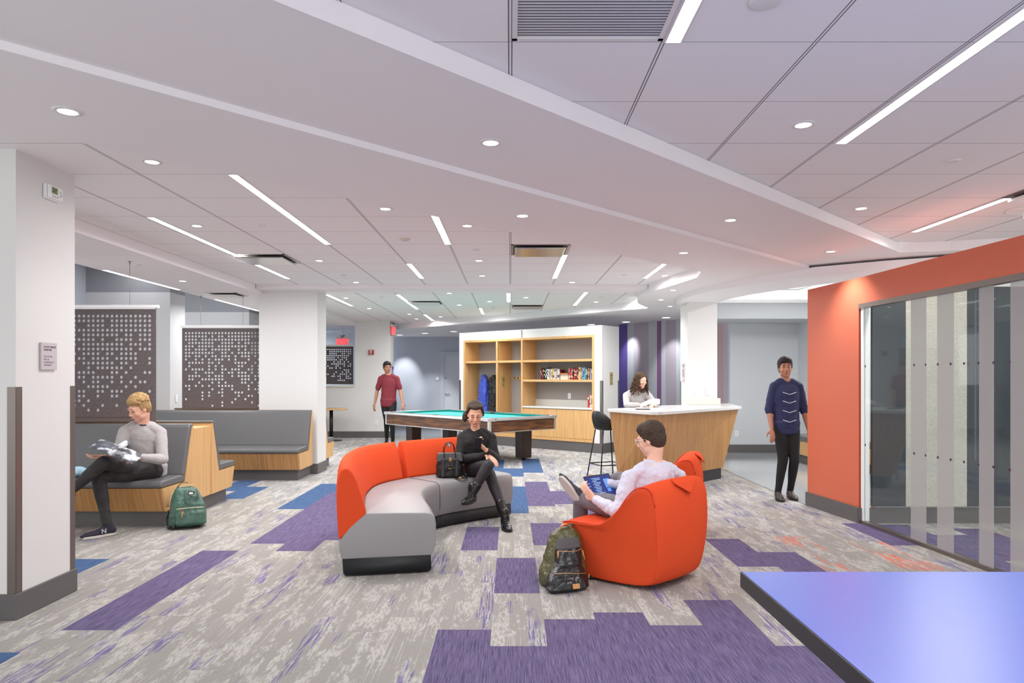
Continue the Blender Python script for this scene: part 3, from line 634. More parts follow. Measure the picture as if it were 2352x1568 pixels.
# plaques
brass = mat('brass_plate', (178,164,108), .4, .25); ink = mat('dark_ink', (60,54,40), .6)
def plaque(M, label, w_, h_, pm, ttl, rows, star=True, im=None):
    t = thing('wall_plaque', label, 'plaque', M.to_translation()); t.rotation_euler = M.to_euler(); im = im or ink
    MB().box((-w_/2,-h_/2,0),(w_/2,h_/2,.005)).build('plate', pm, t, bevel=.001)
    y = h_/2-.03; tm = MB()
    for wf, hh in ((.3,.006),(.62,.014),(.6,.006),(.4,.006),(.55,.006)): tm.box((-w_*wf/2,y-hh,.005),(w_*wf/2,y,.0056)); y -= hh*.8+.018
    tm.build('lettering', im, t)
    if star:
        pts = []
        for i in range(16): a = math.pi*i/8; rr = w_*.16 if i % 2 == 0 else w_*.08; pts.append((rr*math.cos(a), -h_/2+w_*.3+rr*math.sin(a)))
        MB().prism(pts, .005, .0056).build('emblem', im, t)
plaque(frame(bpt(BL+.003, .33, CH-.02), bn, bx_), 'narrow brass plaque on the white side wall of the bookcase', .105, .245, brass, '', [('- - -',.02),('',.03),('',.01)])
plaque(frame(bpt(d1+.024, .18, CH-.08), bn, bx_), 'brass plaque on the bamboo divider inside the bookcase', .10, .22, brass, '', [('- - -',.02),('',.03)])
o = MB().box((-.02,-.035,-.07),(.02,0,.07)).build('motion_sensor', rail_w, bevel=.006, base=None); o.location = bpt(bu(1197), -.001, 2.34); o.rotation_euler = (0,0,brz); tag(o, 'small white sensor at the top of the bookcase surround', 'sensor')
# books
BC = {'black':(24,24,26),'dark red':(138,30,34),'red':(196,40,44),'dark green':(32,84,44),'green':(84,150,96),'white':(226,222,214),'cream':(222,212,188),'blue':(52,92,176),'light blue':(120,176,214),'navy':(32,38,84),'purple':(92,76,150),'yellow':(224,196,84),'orange':(222,120,60),'maroon':(108,26,34),'grey':(168,164,160),'teal':(60,140,140)}
def bookrow(seq, u0, u1, z, v0, shelfname, group):
    tot = sum(w_ for c, w_, h_ in seq); u = u0; sc = (u1-u0)/tot; names = [c for c, _, _ in seq]; seen = {}
    labs = []
    for i, (c, w_, h_) in enumerate(seq):
        l = names[i-1] if i else None; r_ = names[i+1] if i+1 < len(seq) else None
        hh = 'tall' if h_ > .245 else ('short' if h_ < .215 else 'mid-height'); ww = 'slim' if w_ < .024 else ('thick' if w_ > .04 else '')
        if l is None: pos = 'at the left end'
        elif r_ is None: pos = 'at the right end'
        elif i in (1, 2) or i >= len(seq)-2: pos = 'between %s and %s' % (l, r_)
        else: pos = 'between %s and %s' % (l, r_)
        lb = ('%s %s %s book %s, %s' % (ww, hh, c, pos, shelfname)).replace('  ', ' ').strip(); labs.append(lb)
    for i, lb in enumerate(labs):
        if labs.count(lb) > 1 and 1 < i < len(seq)-2: labs[i] = lb.replace('book between ', 'book after %s, between ' % names[i-2])
    for i, (c, w_, h_) in enumerate(seq):
        ww = w_*sc; r1 = rnd.random(); y0 = v0+.02*r1; dp = .15+.02*r1
        t = thing('book', labs[i], 'book', bpt(u+ww/2, y0, z), brz, group)
        cm = mat('book_'+c.replace(' ','_'), BC[c], .45)
        MB().box((-ww/2+.0008,0,0),(ww/2-.0008,dp,h_)).build('cover', cm, t, bevel=.0015)
        MB().box((-ww/2+.003,.004,h_),(ww/2-.003,dp-.003,h_+.0005)).build('pages', mat('book_pages', (230,224,206), .8), t)
        alt = mat('spine_'+('dark' if c in ('white','cream','yellow','grey','light blue') else 'light'), (60,60,110) if c in ('white','cream','yellow','grey','light blue') else (232,226,206), .5)
        s_ = MB()
        for q in range(rnd.choice((1,2,2,3))):
            a = h_*rnd.uniform(.1,.8); s_.box((-ww/2+.0035,-.0006,a),(ww/2-.0035,0,a+rnd.uniform(.01,.05)))
        s_.build('spine_print', alt, t); u += ww
S1 = 'dark red:26:262 black:20:262 red:24:250 black:30:258 black:24:262 dark green:30:262 navy:26:260 white:30:232 white:28:228 grey:24:236 cream:26:226 white:24:236 yellow:24:230 cream:30:228 white:26:236 white:30:238 grey:24:244 white:26:222 white:30:226 maroon:20:214'
S2 = 'cream:24:238 red:30:240 dark red:24:232 red:28:238 black:22:252 red:22:244 dark red:26:240 dark red:30:256 maroon:28:250 dark red:24:250 yellow:24:258 cream:22:262 orange:24:250 green:20:250 light blue:26:262 blue:26:260 light blue:28:258 green:24:256 teal:22:250 black:24:246 white:20:240 maroon:28:250 orange:18:238 light blue:22:232 blue:22:240 navy:26:248 blue:24:256 purple:24:266 red:26:262 white:24:258 cream:22:254'
def parse(s_):
    import re
    return [(m.group(1), int(m.group(2))/1000, int(m.group(3))/1000*.93) for m in re.finditer(r'([a-z ]+?):(\d+):(\d+)', s_)]
def pc(seq): return [(c.strip(), a, b) for c, a, b in seq]
ub = bu(1218)+.10
bookrow(pc(parse(S1)), ub, ub+.50, sh2, .20, 'middle shelf left row', 'books on the middle shelf')
bookrow(pc(parse(S2)), ub+.70, uR-th-.005, sh2, .20, 'middle shelf right row', 'books on the middle shelf')
for i, (c, h_, lb) in enumerate([('white',.045,'thick white book lying at the bottom of the flat stack on the middle shelf'),('cream',.03,'cream book lying second in the flat stack on the middle shelf'),('grey',.028,'pale pinkish grey book lying third in the flat stack on the middle shelf'),('orange',.026,'orange red book on top of the flat stack on the middle shelf')]):
    z = sh2+[0,.045,.075,.103][i]; t = thing('book', lb, 'book', bpt(ub+.60, .26, z), brz, 'books lying flat in a stack')
    MB().box((-.092,-.06,0),(.092,.08,h_-.001)).build('cover', mat('book_'+c, BC[c], .45), t, bevel=.002)
bookrow(pc(parse('red:40:260 white:26:256 cream:26:258 white:26:256 cream:26:258 white:28:256 cream:26:258 purple:20:250 blue:18:250')), bu(1335)+.06, uR-th-.004, ctz, .13, 'bookcase counter row', 'books standing on the bookcase counter')
# ---------------------------------------------------------------- pool table
pc_ = Vector((-.80,12.78,0)); t = thing('pool_table', 'pool table with teal cloth, walnut sides and silver corners', 'pool table', pc_, math.atan2(-.74,.672))
LX, LY, TZ = 1.56, .79, .78
wal = mat('walnut', (122,76,40), .35, noise=((3,3,30), .38, .62, (70,40,20))); wald = mat('dark_walnut_leg', (60,34,22), .4, noise=((40,40,2), .3, .7, (34,18,12)))
teal = mat('teal_cloth', (76,162,158), .9, spec=.1); teald = mat('teal_cushion', (20,122,114), .9, spec=.1)
MB().prism([(-LX+.04,-LY+.04),(LX-.04,-LY+.04),(LX-.04,LY-.04),(-LX+.04,LY-.04)], TZ-.235, TZ-.04).build('apron', wal, t)
MB().box((-LX+.035,-LY+.035,TZ-.24),(LX-.035,LY-.035,TZ-.228)).build('apron_trim', alu, t)
for sx in (-1,1):
    for sy in (-1,1): MB().box((min(sx*(LX-.075),sx*(LX-.032)),min(sy*(LY-.075),sy*(LY-.032)),TZ-.238),(max(sx*(LX-.075),sx*(LX-.032)),max(sy*(LY-.075),sy*(LY-.032)),TZ-.03)).build('corner_post', alu, t)
def railbox(a, b, n, m, z0, z1, bev=.008): MB().box((a[0],a[1],z0),(b[0],b[1],z1)).build(n, m, t, bevel=bev)
for sy in (-1,1):
    railbox((-LX+.12, min(sy*(LY),sy*(LY-.035))), (LX-.12, max(sy*(LY),sy*(LY-.035))), 'metal_rail', alu, TZ-.045, TZ)
    railbox((-LX+.10, min(sy*(LY-.12),sy*(LY-.034))), (LX-.10, max(sy*(LY-.12),sy*(LY-.034))), 'wood_rail', wal, TZ-.04, TZ-.002, .004)
    for a, b in ((-LX+.17,-.07),(.07,LX-.17)): railbox((a, min(sy*(LY-.18),sy*(LY-.12))), (b, max(sy*(LY-.18),sy*(LY-.12))), 'cushion', teald, TZ-.04, TZ-.003, .012)
for sx in (-1,1):
    railbox((min(sx*(LX),sx*(LX-.035)), -LY+.12), (max(sx*(LX),sx*(LX-.035)), LY-.12), 'metal_rail', alu, TZ-.045, TZ)
    railbox((min(sx*(LX-.12),sx*(LX-.034)), -LY+.10), (max(sx*(LX-.12),sx*(LX-.034)), LY-.10), 'wood_rail', wal, TZ-.04, TZ-.002, .004)
    railbox((min(sx*(LX-.18),sx*(LX-.12)), -LY+.17), (max(sx*(LX-.18),sx*(LX-.12)), LY-.17), 'cushion', teald, TZ-.04, TZ-.003, .012)
    for sy in (-1,1):
        pts = [(LX,LY-.16),(LX,LY-.03),(LX-.03,LY),(LX-.16,LY),(LX-.16,LY-.06),(LX-.06,LY-.16)]
        pts = [(sx*a, sy*b) for a, b in pts]
        MB().prism(pts, TZ-.05, TZ+.003).build('corner_cap', chrome if False else alu, t, bevel=.006)
        MB().cyl((sx*(LX-.125), sy*(LY-.125), TZ-.06), .062, .062, 20).build('pocket', black, t)
for sy in (-1,1): MB().cyl((0, sy*(LY-.10), TZ-.06), .06, .063, 20).build('pocket', black, t)
MB().box((-LX+.10,-LY+.10,TZ-.06),(LX-.10,LY-.10,TZ-.035)).build('cloth', teal, t)
for sx in (-1,1):
    for sy in (-1,1):
        x, y = sx*1.06, sy*.43; MB().prism([(x-.1,y-.1),(x+.1,y-.1),(x+.1,y+.1),(x-.1,y+.1)], .03, TZ-.22, top=[(x-.105,y-.105),(x+.105,y-.105),(x+.105,y+.105),(x-.105,y+.105)]).build('leg', wald, t, bevel=.006)
        MB().cyl((x,y,0), .04, .032, 16).build('leg_leveller', black, t)
MB().prism([(1.165,-.36),(1.168,-.36),(1.168,-.30),(1.165,-.30)], .03, .17).box((1.163,-.37,.0),(1.2,-.29,.01)).build('foot_bracket', alu, t)
# ---------------------------------------------------------------- small round table far left
t = thing('cafe_table', 'small round table with pale wood top and black post by far wall', 'table', (-4.06,15.9,0))
MB().lathe((0,0,0), [(0,.705),(.36,.705),(.375,.715),(.37,.73),(0,.73)], 40).build('table_top', bam, t); MB().cyl((0,0,.02), .04, .69, 20).build('post', black, t); MB().lathe((0,0,0), [(0,.035),(.06,.03),(.24,.012),(.25,0),(0,0)], 32).build('foot_plate', black, t)
# ---------------------------------------------------------------- bar
bp = [(1.28,9.23),(1.66,8.50),(1.70,8.44),(1.78,8.42),(1.84,8.46),(3.30,10.0),(3.50,11.2),(3.14,11.2),(3.14,10.58),(2.66,10.58),(2.2,10.35)]
t = thing('bar_counter', 'angled bamboo bar counter with white stone top around the column', 'counter', (2.3,9.7,0)); b = Vector((2.3,9.7,0)); BT = 1.02
MB().prism(bp, BT-.04, BT).build('counter_top', quartz, t, base=b, bevel=.005)
def shr(pts, c, k): return [((p[0]-c[0])*k+c[0], (p[1]-c[1])*k+c[1]) for p in pts]
f1 = [(1.31,9.24),(1.76,8.47),(3.26,10.02),(3.42,11.1),(3.14,11.1),(3.14,10.60),(2.66,10.60),(2.2,10.28)]
f0 = [(1.43,9.36),(1.86,8.84),(3.02,9.95),(3.2,10.95),(3.14,10.98),(3.14,10.62),(2.66,10.62),(2.2,10.22)]
MB().prism(f0, .155, BT-.04, top=f1).build('front_panel', bam2, t, base=b)
MB().prism(shr(f0[:4]+f0[-1:], (2.4,9.8), .95), 0, .156).build('plinth', mat('plinth_black', (48,48,52), .5), t, base=b)
o = MB().box((2.685,10.50,BT+.001),(3.15,10.597,BT+.10)).build('stone_ledge', mat('speckled_stone', (214,211,200), .3, noise=((120,120,120), .4, .6, (228,226,216))), bevel=.003); tag(o, 'pale speckled stone upstand on the bar against the column', 'ledge')
outlet(frame(((1597-CX)/F*10.598, 10.598, 1.226), (1,0,0), (0,-1,0)), 'left white outlet on the bar column above the ledge', 1.05)
outlet(frame(((1626-CX)/F*10.598, 10.598, 1.223), (1,0,0), (0,-1,0)), 'right white outlet on the bar column above the ledge', 1.05)
outlet(frame(((1692-CX)/F*13.398, 13.398, .36), (1,0,0), (0,-1,0)), 'low white outlet on the grey alcove wall beside the bar')
outlet(frame(((865-CX)/F*16.698, 16.698, .36), (1,0,0), (0,-1,0)), 'low white outlet on the far left wall behind the walking man')
t = thing('side_counter', 'low white counter with bamboo front behind the bar', 'counter', (3.2,12.4,0))
MB().box((-.62,-.35,.88),(.6,.35,.92)).build('counter_top', quartz, t, bevel=.003); MB().box((-.2,-.3,.1),(.55,.3,.88)).build('cabinet', bam2, t); MB().box((-.15,-.25,0),(.5,.28,.1)).build('plinth', base_m, t)
# plate on the column side
t = thing('wall_plaque', 'small grey sign plate on the left face of the bar column', 'plaque', (2.684,10.85,1.545))
MB().box((-.008,-.07,-.17),(0,.07,.11)).build('plate', mat('sign_plate', (206,198,200), .4), t)
tm = MB()
for i, z in enumerate((.08,.065,.05,.0,-.02,-.04,-.06,-.08,-.1)): tm.box((-.0086,-.05,z),(-.008,.05-.012*(i % 3),z+.008))
tm.build('lettering', ink, t)
# bar stool
t = thing('bar_stool', 'black shell bar stool with thin metal legs at the bar end', 'stool', (1.36,9.86,0), R(20))
sh = MB(); sh.lathe((0,0,0), [(.0,.70),(.12,.695),(.17,.71),(.19,.74),(.185,.745),(.16,.72),(.10,.71),(0,.712)], 24)
n = 9; vs = []; fs = []
for k in range(n):
    a = math.pi*(.5+1.0*k/(n-1)); 
    for z, rr in ((.73,.175),(.80,.20),(.88,.215),(.94,.205),(.97,.185)):
        zz = z if True else z; s_ = 1-abs(k-(n-1)/2)/((n-1)/2); zz = .73+(z-.73)*(.35+.65*min(1,s_*1.8)); vs.append((rr*math.cos(a), rr*math.sin(a), zz))
for k in range(n-1):
    for j in range(4): fs.append((k*5+j,(k+1)*5+j,(k+1)*5+j+1,k*5+j+1))
s3 = MB(); s3.add(vs, fs, 0, True); s3.build('backrest', black, t, solid=.018, sub=1); sh.build('seat', black, t)
for sx in (-1,1):
    for sy in (-1,1): MB().tube([(sx*.12,sy*.12,.70),(sx*.21,sy*.21,0)], .009, 10).build('leg', black, t)
MB().tube([(.185,.185,.22),(-.185,.185,.22),(-.185,-.185,.22),(.185,-.185,.22)], .008, 8, closed=True).build('footrest', black, t)
# ---------------------------------------------------------------- wall signs, thermostat, alarm, exits
M = frame((C1[1]+.002, 4.42, 1.565), (0,1,0), (1,0,0))
t = thing('wall_sign', 'grey do not remove furniture sign on the left column', 'sign', M.to_translation()); t.rotation_euler = M.to_euler()
MB().box((-.075,-.085,0),(.075,.085,.012)).build('plate', mat('sign_taupe', (196,186,190), .45), t, bevel=.001)
ikd = mat('sign_ink', (70,62,66), .5); ikl = mat('sign_ink_light', (120,110,114), .5)
for s_, y, mm, sz in (('DO NOT REMOVE',.052,ikd,.0165),('FURNITURE',.034,ikd,.0165),('VIOLATIONS',-.008,ikl,.0165),('WILL BE',-.026,ikl,.0165),('ADDRESSED BY',-.044,ikl,.0165),('UNIVERSITY',-.062,ikl,.0165)):
    text('lettering', s_, sz, Matrix.Translation((-.055,y,.012)), mm, t, sx=.88, bold=.0003 if mm is ikd else 0)
M = frame((C1[1]+.001, 4.45, 2.60), (0,1,0), (1,0,0))
t = thing('thermostat', 'white thermostat with green display on the left column', 'thermostat', M.to_translation()); t.rotation_euler = M.to_euler()
MB().box((-.075,-.047,0),(.075,.047,.02)).box((-.065,-.04,.02),(.075,.045,.034)).build('case', rail_w, t, bevel=.008, bseg=3)
MB().box((-.038,-.008,.034),(.018,.032,.0355)).build('display', mat('lcd_green', (122,140,84), .3), t)
MB().box((-.032,.004,.0355),(-.002,.010,.0358)).box((-.032,.018,.0355),(.01,.021,.0358)).build('display_digits', mat('lcd_dark', (50,58,40), .4), t)
for x, y in ((-.025,-.024),(-.003,-.024),(.018,-.024),(.045,.012),(.058,.0),(.045,-.012)): MB().lathe((x,y,.034), [(0,.004),(.006,.003),(.007,0)], 14).build('button', mat('button_grey', (196,196,194), .4), t)
t = thing('fire_alarm', 'red square fire alarm with strobe on the far left wall', 'alarm', ((853-CX)/F*16.695, 16.698, 2.03))
MB().box((-.06,-.035,-.06),(.06,0,.06)).build('housing', mat('alarm_red', (168,28,36), .4), t, bevel=.004)
MB().lathe((-.012,-.036,.005), [(0,-.0),(.028,0)], 16, M=Matrix.Rotation(R(90),4,'X')).ell((-.012,-.038,.005), (.026,.018,.026)).build('strobe', chrome, t)
MB().box((-.03,-.0365,.04),(.03,-.035,.052)).box((-.03,-.0365,-.05),(.03,-.035,-.04)).build('lettering', rail_w, t)
exr = mat('exit_red', (255,60,70), .5, emit=(255,72,80), estr=1.6); exf = mat('exit_face', (236,150,152), .5, emit=(255,90,95), estr=.35)
def exit_sign(M, label):
    t = thing('exit_sign', label, 'exit sign', M.to_translation(), 0, 'red EXIT signs'); t.rotation_euler = M.to_euler()
    MB().box((-.15,.10,-.03),(.15,.15,.03)).build('housing', alu, t, bevel=.003); MB().box((-.15,-.10,-.006),(.15,.10,.006)).build('panel', exf, t)
    text('lettering', 'EXIT', .17, Matrix.Translation((0,-.06,.0065)), exr, t, 'CENTER', bold=.006); MB().box((-.05,.15,-.02),(.05,.18,.02)).build('mount', black, t)
exit_sign(frame((-2.80,16.8,2.555), Vector((.12,1,0)), Vector((1,-.12,0))), 'red EXIT sign hung at the corner of the far left wall, seen edge on')
exit_sign(frame(((787-CX)/F*18.5, 18.5, 2.37), (1,0,0), (0,-1,0)), 'red EXIT sign above the far screen in the wall opening')
struct('trim_11', MB().box((-4.44,18.47,2.47),(-4.41,18.53,2.73)), rail_w)
t = thing('wall_sign', 'small purple framed sign on the end face of the far left wall', 'sign', (-2.858,17.0,1.55))
MB().box((0,-.09,-.15),(.012,.09,.15)).build('plate', purp, t); MB().box((.012,-.05,-.08),(.0135,.05,.08)).build('paper', rail_w, t)
o = MB().box((-.05,-.02,-.055),(.05,0,.055)).build('keypad', rail_w, bevel=.004); o.location = ((1005-CX)/F*20.99, 20.995, 1.40); tag(o, 'small grey switch plate on the far blue wall beside the door', 'switch')
for px, lb in ((427+0, 'white outlet plate on the pier between the screens, left one'),):
    outlet(frame((-5.288, 11.1, 1.1), (0,1,0), (1,0,0)), lb)
# ---------------------------------------------------------------- blue table in the foreground
t = thing('game_table', 'large flat table with glossy blue top at the lower right corner', 'table', (1.56,1.05,0))
blue_t = mat('blue_top', (22,74,178), .32, spec=.8, noise=((1.2,1.2,1), .35, .7, (28,82,186)))
bt_ = blue_t.node_tree.nodes['Principled BSDF'].inputs; bt_['Coat Weight'].default_value = 1; bt_['Coat Roughness'].default_value = .36; bt_['Coat IOR'].default_value = 1.75
MB().box((-.76,-1.36,.722),(.765,1.37,.725)).box((-.76,-1.37,.725),(.77,1.37,.76)).build('table_top', blue_t, t)
MB().box((-.765,-1.372,.706),(.772,1.375,.7585)).build('edge_band', mat('edge_black', (52,50,50), .45), t, bevel=.002)
for sx in (-1,1):
    for sy in (-1,1): MB().box((sx*.3-.03,sy*.6-.03,0),(sx*.3+.03,sy*.6+.03,.71)).build('leg', black, t)
MB().box((-.33,-.65,.62),(-.30,.65,.70)).box((.30,-.65,.62),(.33,.65,.70)).build('frame', black, t)
# ---------------------------------------------------------------- curved sofa
def catmull(P, n):
    P = [Vector(p) for p in P]; Q = [2*P[0]-P[1]]+P+[2*P[-1]-P[-2]]; out = []
    for i in range(1, len(Q)-2):
        for k in range(n):
            t = k/n; a, b, c, d = Q[i-1], Q[i], Q[i+1], Q[i+2]
            out.append(.5*((2*b)+(c-a)*t+(2*a-5*b+4*c-d)*t*t+(3*b-a-3*c+d)*t**3))
    return out+[P[-1]]
inn = [(-.545,5.15),(-.62,5.52),(-.715,5.92),(-.745,6.28),(-.66,6.60),(-.36,6.92),(.03,7.24)]
out_ = [(-1.225,5.02),(-1.33,5.45),(-1.40,5.98),(-1.37,6.50),(-1.12,6.95),(-.79,7.28),(-.40,7.62)]
I_ = catmull([(x,y,0) for x, y in inn], 6); O_ = catmull([(x,y,0) for x, y in out_], 6); SS = 24   # piece seam index
def sweep(mb, prof, i0, i1, hs=None, rnd_ends=True):
    """prof: (s, z) with s=0 at the inner/front edge, 1 at the outer/back edge"""
    n = len(prof); vs = []; idx = []
    L_ = list(range(i0, i1+1)); rows = []
    for q, i in enumerate(L_):
        rows.append((I_[i], O_[i], i))
    for (a, b, i) in rows:
        for s_, z in prof:
            zz = z*(hs(i) if hs else 1) if z > .46 else z
            p = a.lerp(b, s_); vs.append((p.x, p.y, zz))
    m = len(rows); fs = [tuple(range(n))[::-1], tuple(range((m-1)*n, m*n))]
    for r_ in range(m-1):
        for k in range(n): fs.append((r_*n+k, r_*n+(k+1) % n, (r_+1)*n+(k+1) % n, (r_+1)*n+k))
    return mb.add(vs, fs, 0, True)
sofa = thing('curved_sofa', 'curved sectional sofa with orange backrest and grey leather seat', 'sofa', (-.9,6.1,0)); sb = Vector((-.9,6.1,0))
seatp = [(.045,.125),(.0,.20),(.0,.36),(.012,.405),(.05,.435),(.12,.442),(.40,.448),(.73,.452),(.90,.36),(.995,.262),(1.0,.20),(.975,.125)]
backp = [(.725,.462),(.76,.56),(.82,.70),(.865,.765),(.90,.795),(.945,.805),(.985,.785),(1.01,.72),(1.025,.60),(1.02,.44),(1.005,.268),(.97,.285)]
plp = [(.07,.012),(.05,.03),(.055,.128),(.965,.128),(.96,.03),(.94,.012)]
bh = lambda i: 1-.03*max(0, 1-i/5)**2
for i0, i1 in ((0, SS), (SS, 36)):
    sweep(MB(), seatp, i0, i1).build('seat', gleath, sofa, base=sb, bevel=.012, bseg=3)
    sweep(MB(), plp, i0, i1).build('plinth', blackp, sofa, base=sb)
# back: piece one in two fabrics panels, piece two ends behind the woman
sweep(MB(), backp, 0, SS-1, bh).build('backrest', orange, sofa, base=sb, bevel=.02, bseg=4)
sweep(MB(), backp, SS, 34, bh).build('backrest', orange, sofa, base=sb, bevel=.02, bseg=4)
for i in (SS,):
    MB().tube([I_[i].lerp(O_[i], s_)+Vector((0,0,z+.001)) for s_, z in seatp[1:8]], .004, 6).build('seam', mat('seam_grey', (120,117,119), .6), sofa, base=sb)
MB().cyl((-.78,5.25,0), .03, .02, 14).cyl((-1.1,5.2,0), .03, .02, 14).cyl((-.1,7.3,0), .03, .02, 14).build('glide', black, sofa, base=sb)
# ---------------------------------------------------------------- orange lounge chairs
def armchair(label, c, ang):
    """forward (seat opening) direction at angle ang from +X"""
    t = thing('lounge_chair', label, 'armchair', (c[0],c[1],0), ang, 'orange wool lounge chairs')
    side = [(-.34,.02),(0,.012),(.30,.02),(.355,.10),(.39,.25),(.40,.34),(.375,.385),(.30,.40),(.12,.405),(.0,.415),(-.075,.455),(-.15,.56),(-.22,.665),(-.28,.728),(-.34,.745),(-.385,.72),(-.415,.62),(-.425,.42),(-.415,.22),(-.385,.08)]
    vs = [-1,-.99,-.93,-.8,-.5,0,.5,.8,.93,.99,1]; n = len(side); V = []; Fs = []
    cx, cz = 0, .3
    for v in vs:
        k = {1:.90,.99:.965,.93:.99}.get(abs(v), 1)
        for u, z in side:
            wz = .33+.055*min(1, z/.45)           # narrower at the floor
            wu = -.055*max(0, -(u+.1)/.3)           # narrower toward the back edge
            uu = u*k if k < 1 else u; 
            if u < -.1: uu = uu-.035*(1-v*v)
            zz = cz+(z-cz)*k if z > .1 else z+(1-k)*.15
            if z > .46: zz -= .035*abs(v)**3
            if .36 < z < .5 and -.12 < u < .36: zz -= .012*(1-abs(v))  # seat dip
            if u > .28: uu -= .05*v*v
            V.append((uu, v*(wz+wu), zz))
    for i in range(len(vs)-1):
        for k in range(n): Fs.append((i*n+k, i*n+(k+1) % n, (i+1)*n+(k+1) % n, (i+1)*n+k))
    Fs += [tuple(range(n))[::-1], tuple(range((len(vs)-1)*n, len(vs)*n))]
    MB().add(V, Fs, 0, True).build('body', orange, t, sub=2)
    pm = mat('orange_piping', (214,62,26), .8)
    for si in (1, len(vs)-2):
        pts = [Vector(V[si*n+k])*1.0 for k in range(6, 17)]
        pts = [p+Vector((0,0,.004)) if p.z < .5 else p+Vector((.0,0,.006)) for p in pts]
        sgn = -1 if si == 1 else 1
        pts = catmull([p+Vector((0,sgn*-.006,0)) for p in pts], 4); MB().tube(pts, .0045, 8).build('piping', pm, t)
        q = [Vector((V[si*n+k][0]+.006, V[si*n+k][1]*.985, V[si*n+k][2])) for k in (15,16,17,18,19)]
        MB().tube(catmull(q, 4), .003, 6).build('back_seam', pm, t)
    # triangular pull tab folded over the back edge
    tm = MB(); zt = .742
    tm.add([(-.39,-.115,zt-.004),(-.39,.115,zt-.004),(-.425,.12,zt-.03),(-.425,-.12,zt-.03),(-.460,0,zt-.095)], [(0,1,2,3),(3,2,4)]); tm.build('pull_tab', orange, t, solid=.010)
    MB().tube([(-.427,-.12,zt-.028),(-.465,0,zt-.099),(-.427,.12,zt-.028)], .004, 6).build('piping', pm, t)
    MB().prism([(.30*math.cos(a),.27*math.sin(a)) for a in [2*math.pi*k/24 for k in range(24)]], 0, .018).build('base_plate', black, t)
    t.scale = (1.05,1.05,1.0)
    return t
A1 = math.atan2(.70, -.71)
armchair('near orange lounge chair seen from behind, holding the man with the laptop', (.885,5.13), A1)
armchair('farther orange lounge chair partly hidden behind the man in the pale shirt', (1.33,6.62), math.atan2(.30,-.95))
# ---------------------------------------------------------------- bags
olive = mat('olive_nylon', (72,70,38), .38, noise=((30,30,30), .3, .7, (88,86,50))); dkole = mat('dark_olive', (44,42,24), .6)
bleath = mat('black_leather', (30,30,31), .28, bump=(18,.3)); gryc = mat('grey_canvas', (84,79,82), .85); tan = mat('tan_leather', (196,140,88), .5); brassz = mat('zip_brass', (180,146,104), .35, .6)
def local(loc, fx, lean=0):
    """frame: x right, y away from viewer (rotated), z up; fx = facing angle of the front"""
    return Matrix.Translation(loc) @ Matrix.Rotation(fx, 4, 'Z') @ Matrix.Rotation(lean, 4, 'X')
def bag_shell(mb, M, secs, seg=20, p=2.8):
    """secs: (z, half width, half depth, y offset, x offset); superellipse sections"""
    vs = []; fs = []
    for z, a, b_, yo, xo in secs:
        for k in range(seg):
            t_ = 2*math.pi*k/seg; c, s_ = math.cos(t_), math.sin(t_)
            vs.append(M @ Vector((xo+a*math.copysign(abs(c)**(2/p), c), yo+b_*math.copysign(abs(s_)**(2/p), s_), z)))
    n = len(secs)
    for i in range(n-1):
        for k in range(seg): fs.append((i*seg+k, i*seg+(k+1) % seg, (i+1)*seg+(k+1) % seg, (i+1)*seg+k))
    fs += [tuple(range(seg))[::-1], tuple(range((n-1)*seg, n*seg))]
    return mb.add(vs, fs, 0, True)
# black and olive backpack leaning on the near chair
lc = Vector((.37,4.86,0)); t = thing('backpack', 'black leather and olive backpack slumped against the near orange chair', 'bag', lc); t.scale = (1,1,.87); M = local((0,0,0), R(22))
bag_shell(MB(), M, [(.0,.15,.10,.02,0),(.02,.17,.125,.01,0),(.10,.165,.12,.02,.0),(.20,.14,.105,.04,.02),(.30,.125,.085,.06,.035),(.38,.105,.065,.075,.045),(.42,.07,.04,.08,.05),(.43,.03,.02,.08,.05)]).build('main_body', olive, t, rem=.006, smi=3, disp=(.05,.02))
bag_shell(MB(), M, [(.005,.13,.05,-.15,-.05),(.03,.155,.075,-.145,-.045),(.08,.145,.085,-.12,-.03),(.14,.12,.07,-.085,-.015),(.185,.09,.035,-.05,0)]).build('lower_pocket', bleath, t, rem=.006, smi=3, disp=(.06,.015))
bag_shell(MB(), M, [(.15,.095,.03,-.07,.0),(.18,.10,.042,-.06,.005),(.25,.10,.035,-.035,.018),(.295,.095,.022,-.02,.025)]).build('upper_pocket', bleath, t, rem=.006, smi=2, disp=(.05,.01))
bag_shell(MB(), M, [(.285,.095,.030,-.018,.024),(.33,.09,.03,.005,.035),(.365,.08,.025,.022,.042)]).build('canvas_panel', gryc, t, rem=.006, smi=2)
bag_shell(MB(), M, [(.165,.112,.03,-.065,-.005),(.185,.10,.045,-.055,.0),(.20,.095,.03,-.05,.0)]).build('canvas_fold', gryc, t, rem=.006, smi=2, disp=(.05,.01))
V3 = lambda x, y, z: M @ Vector((x,y,z))
MB().tube(catmull([V3(-.145,-.155,.145),V3(-.07,-.19,.15),(V3(.02,-.185,.135)),V3(.09,-.15,.12)], 5), .004, 6).build('zip', brassz, t)
MB().tube(catmull([V3(-.082,-.085,.295),V3(-.02,-.095,.285),V3(.06,-.085,.28),V3(.112,-.05,.285)], 5), .004, 6).build('zip', brassz, t)
MB().tube([V3(-.085,-.088,.295),V3(-.09,-.095,.24)], .006, 6).build('zip_pull', tan, t); MB().tube([V3(.135,-.02,.26),V3(.142,-.04,.19)], .006, 6).build('zip_pull', tan, t)
MB().box((-.025,-.012,-.018),(.025,.0,.018), M @ Matrix.Translation((-.02,-.222,.055)) @ Matrix.Rotation(R(-15),4,'X')).build('leather_patch', tan, t, bevel=.002)
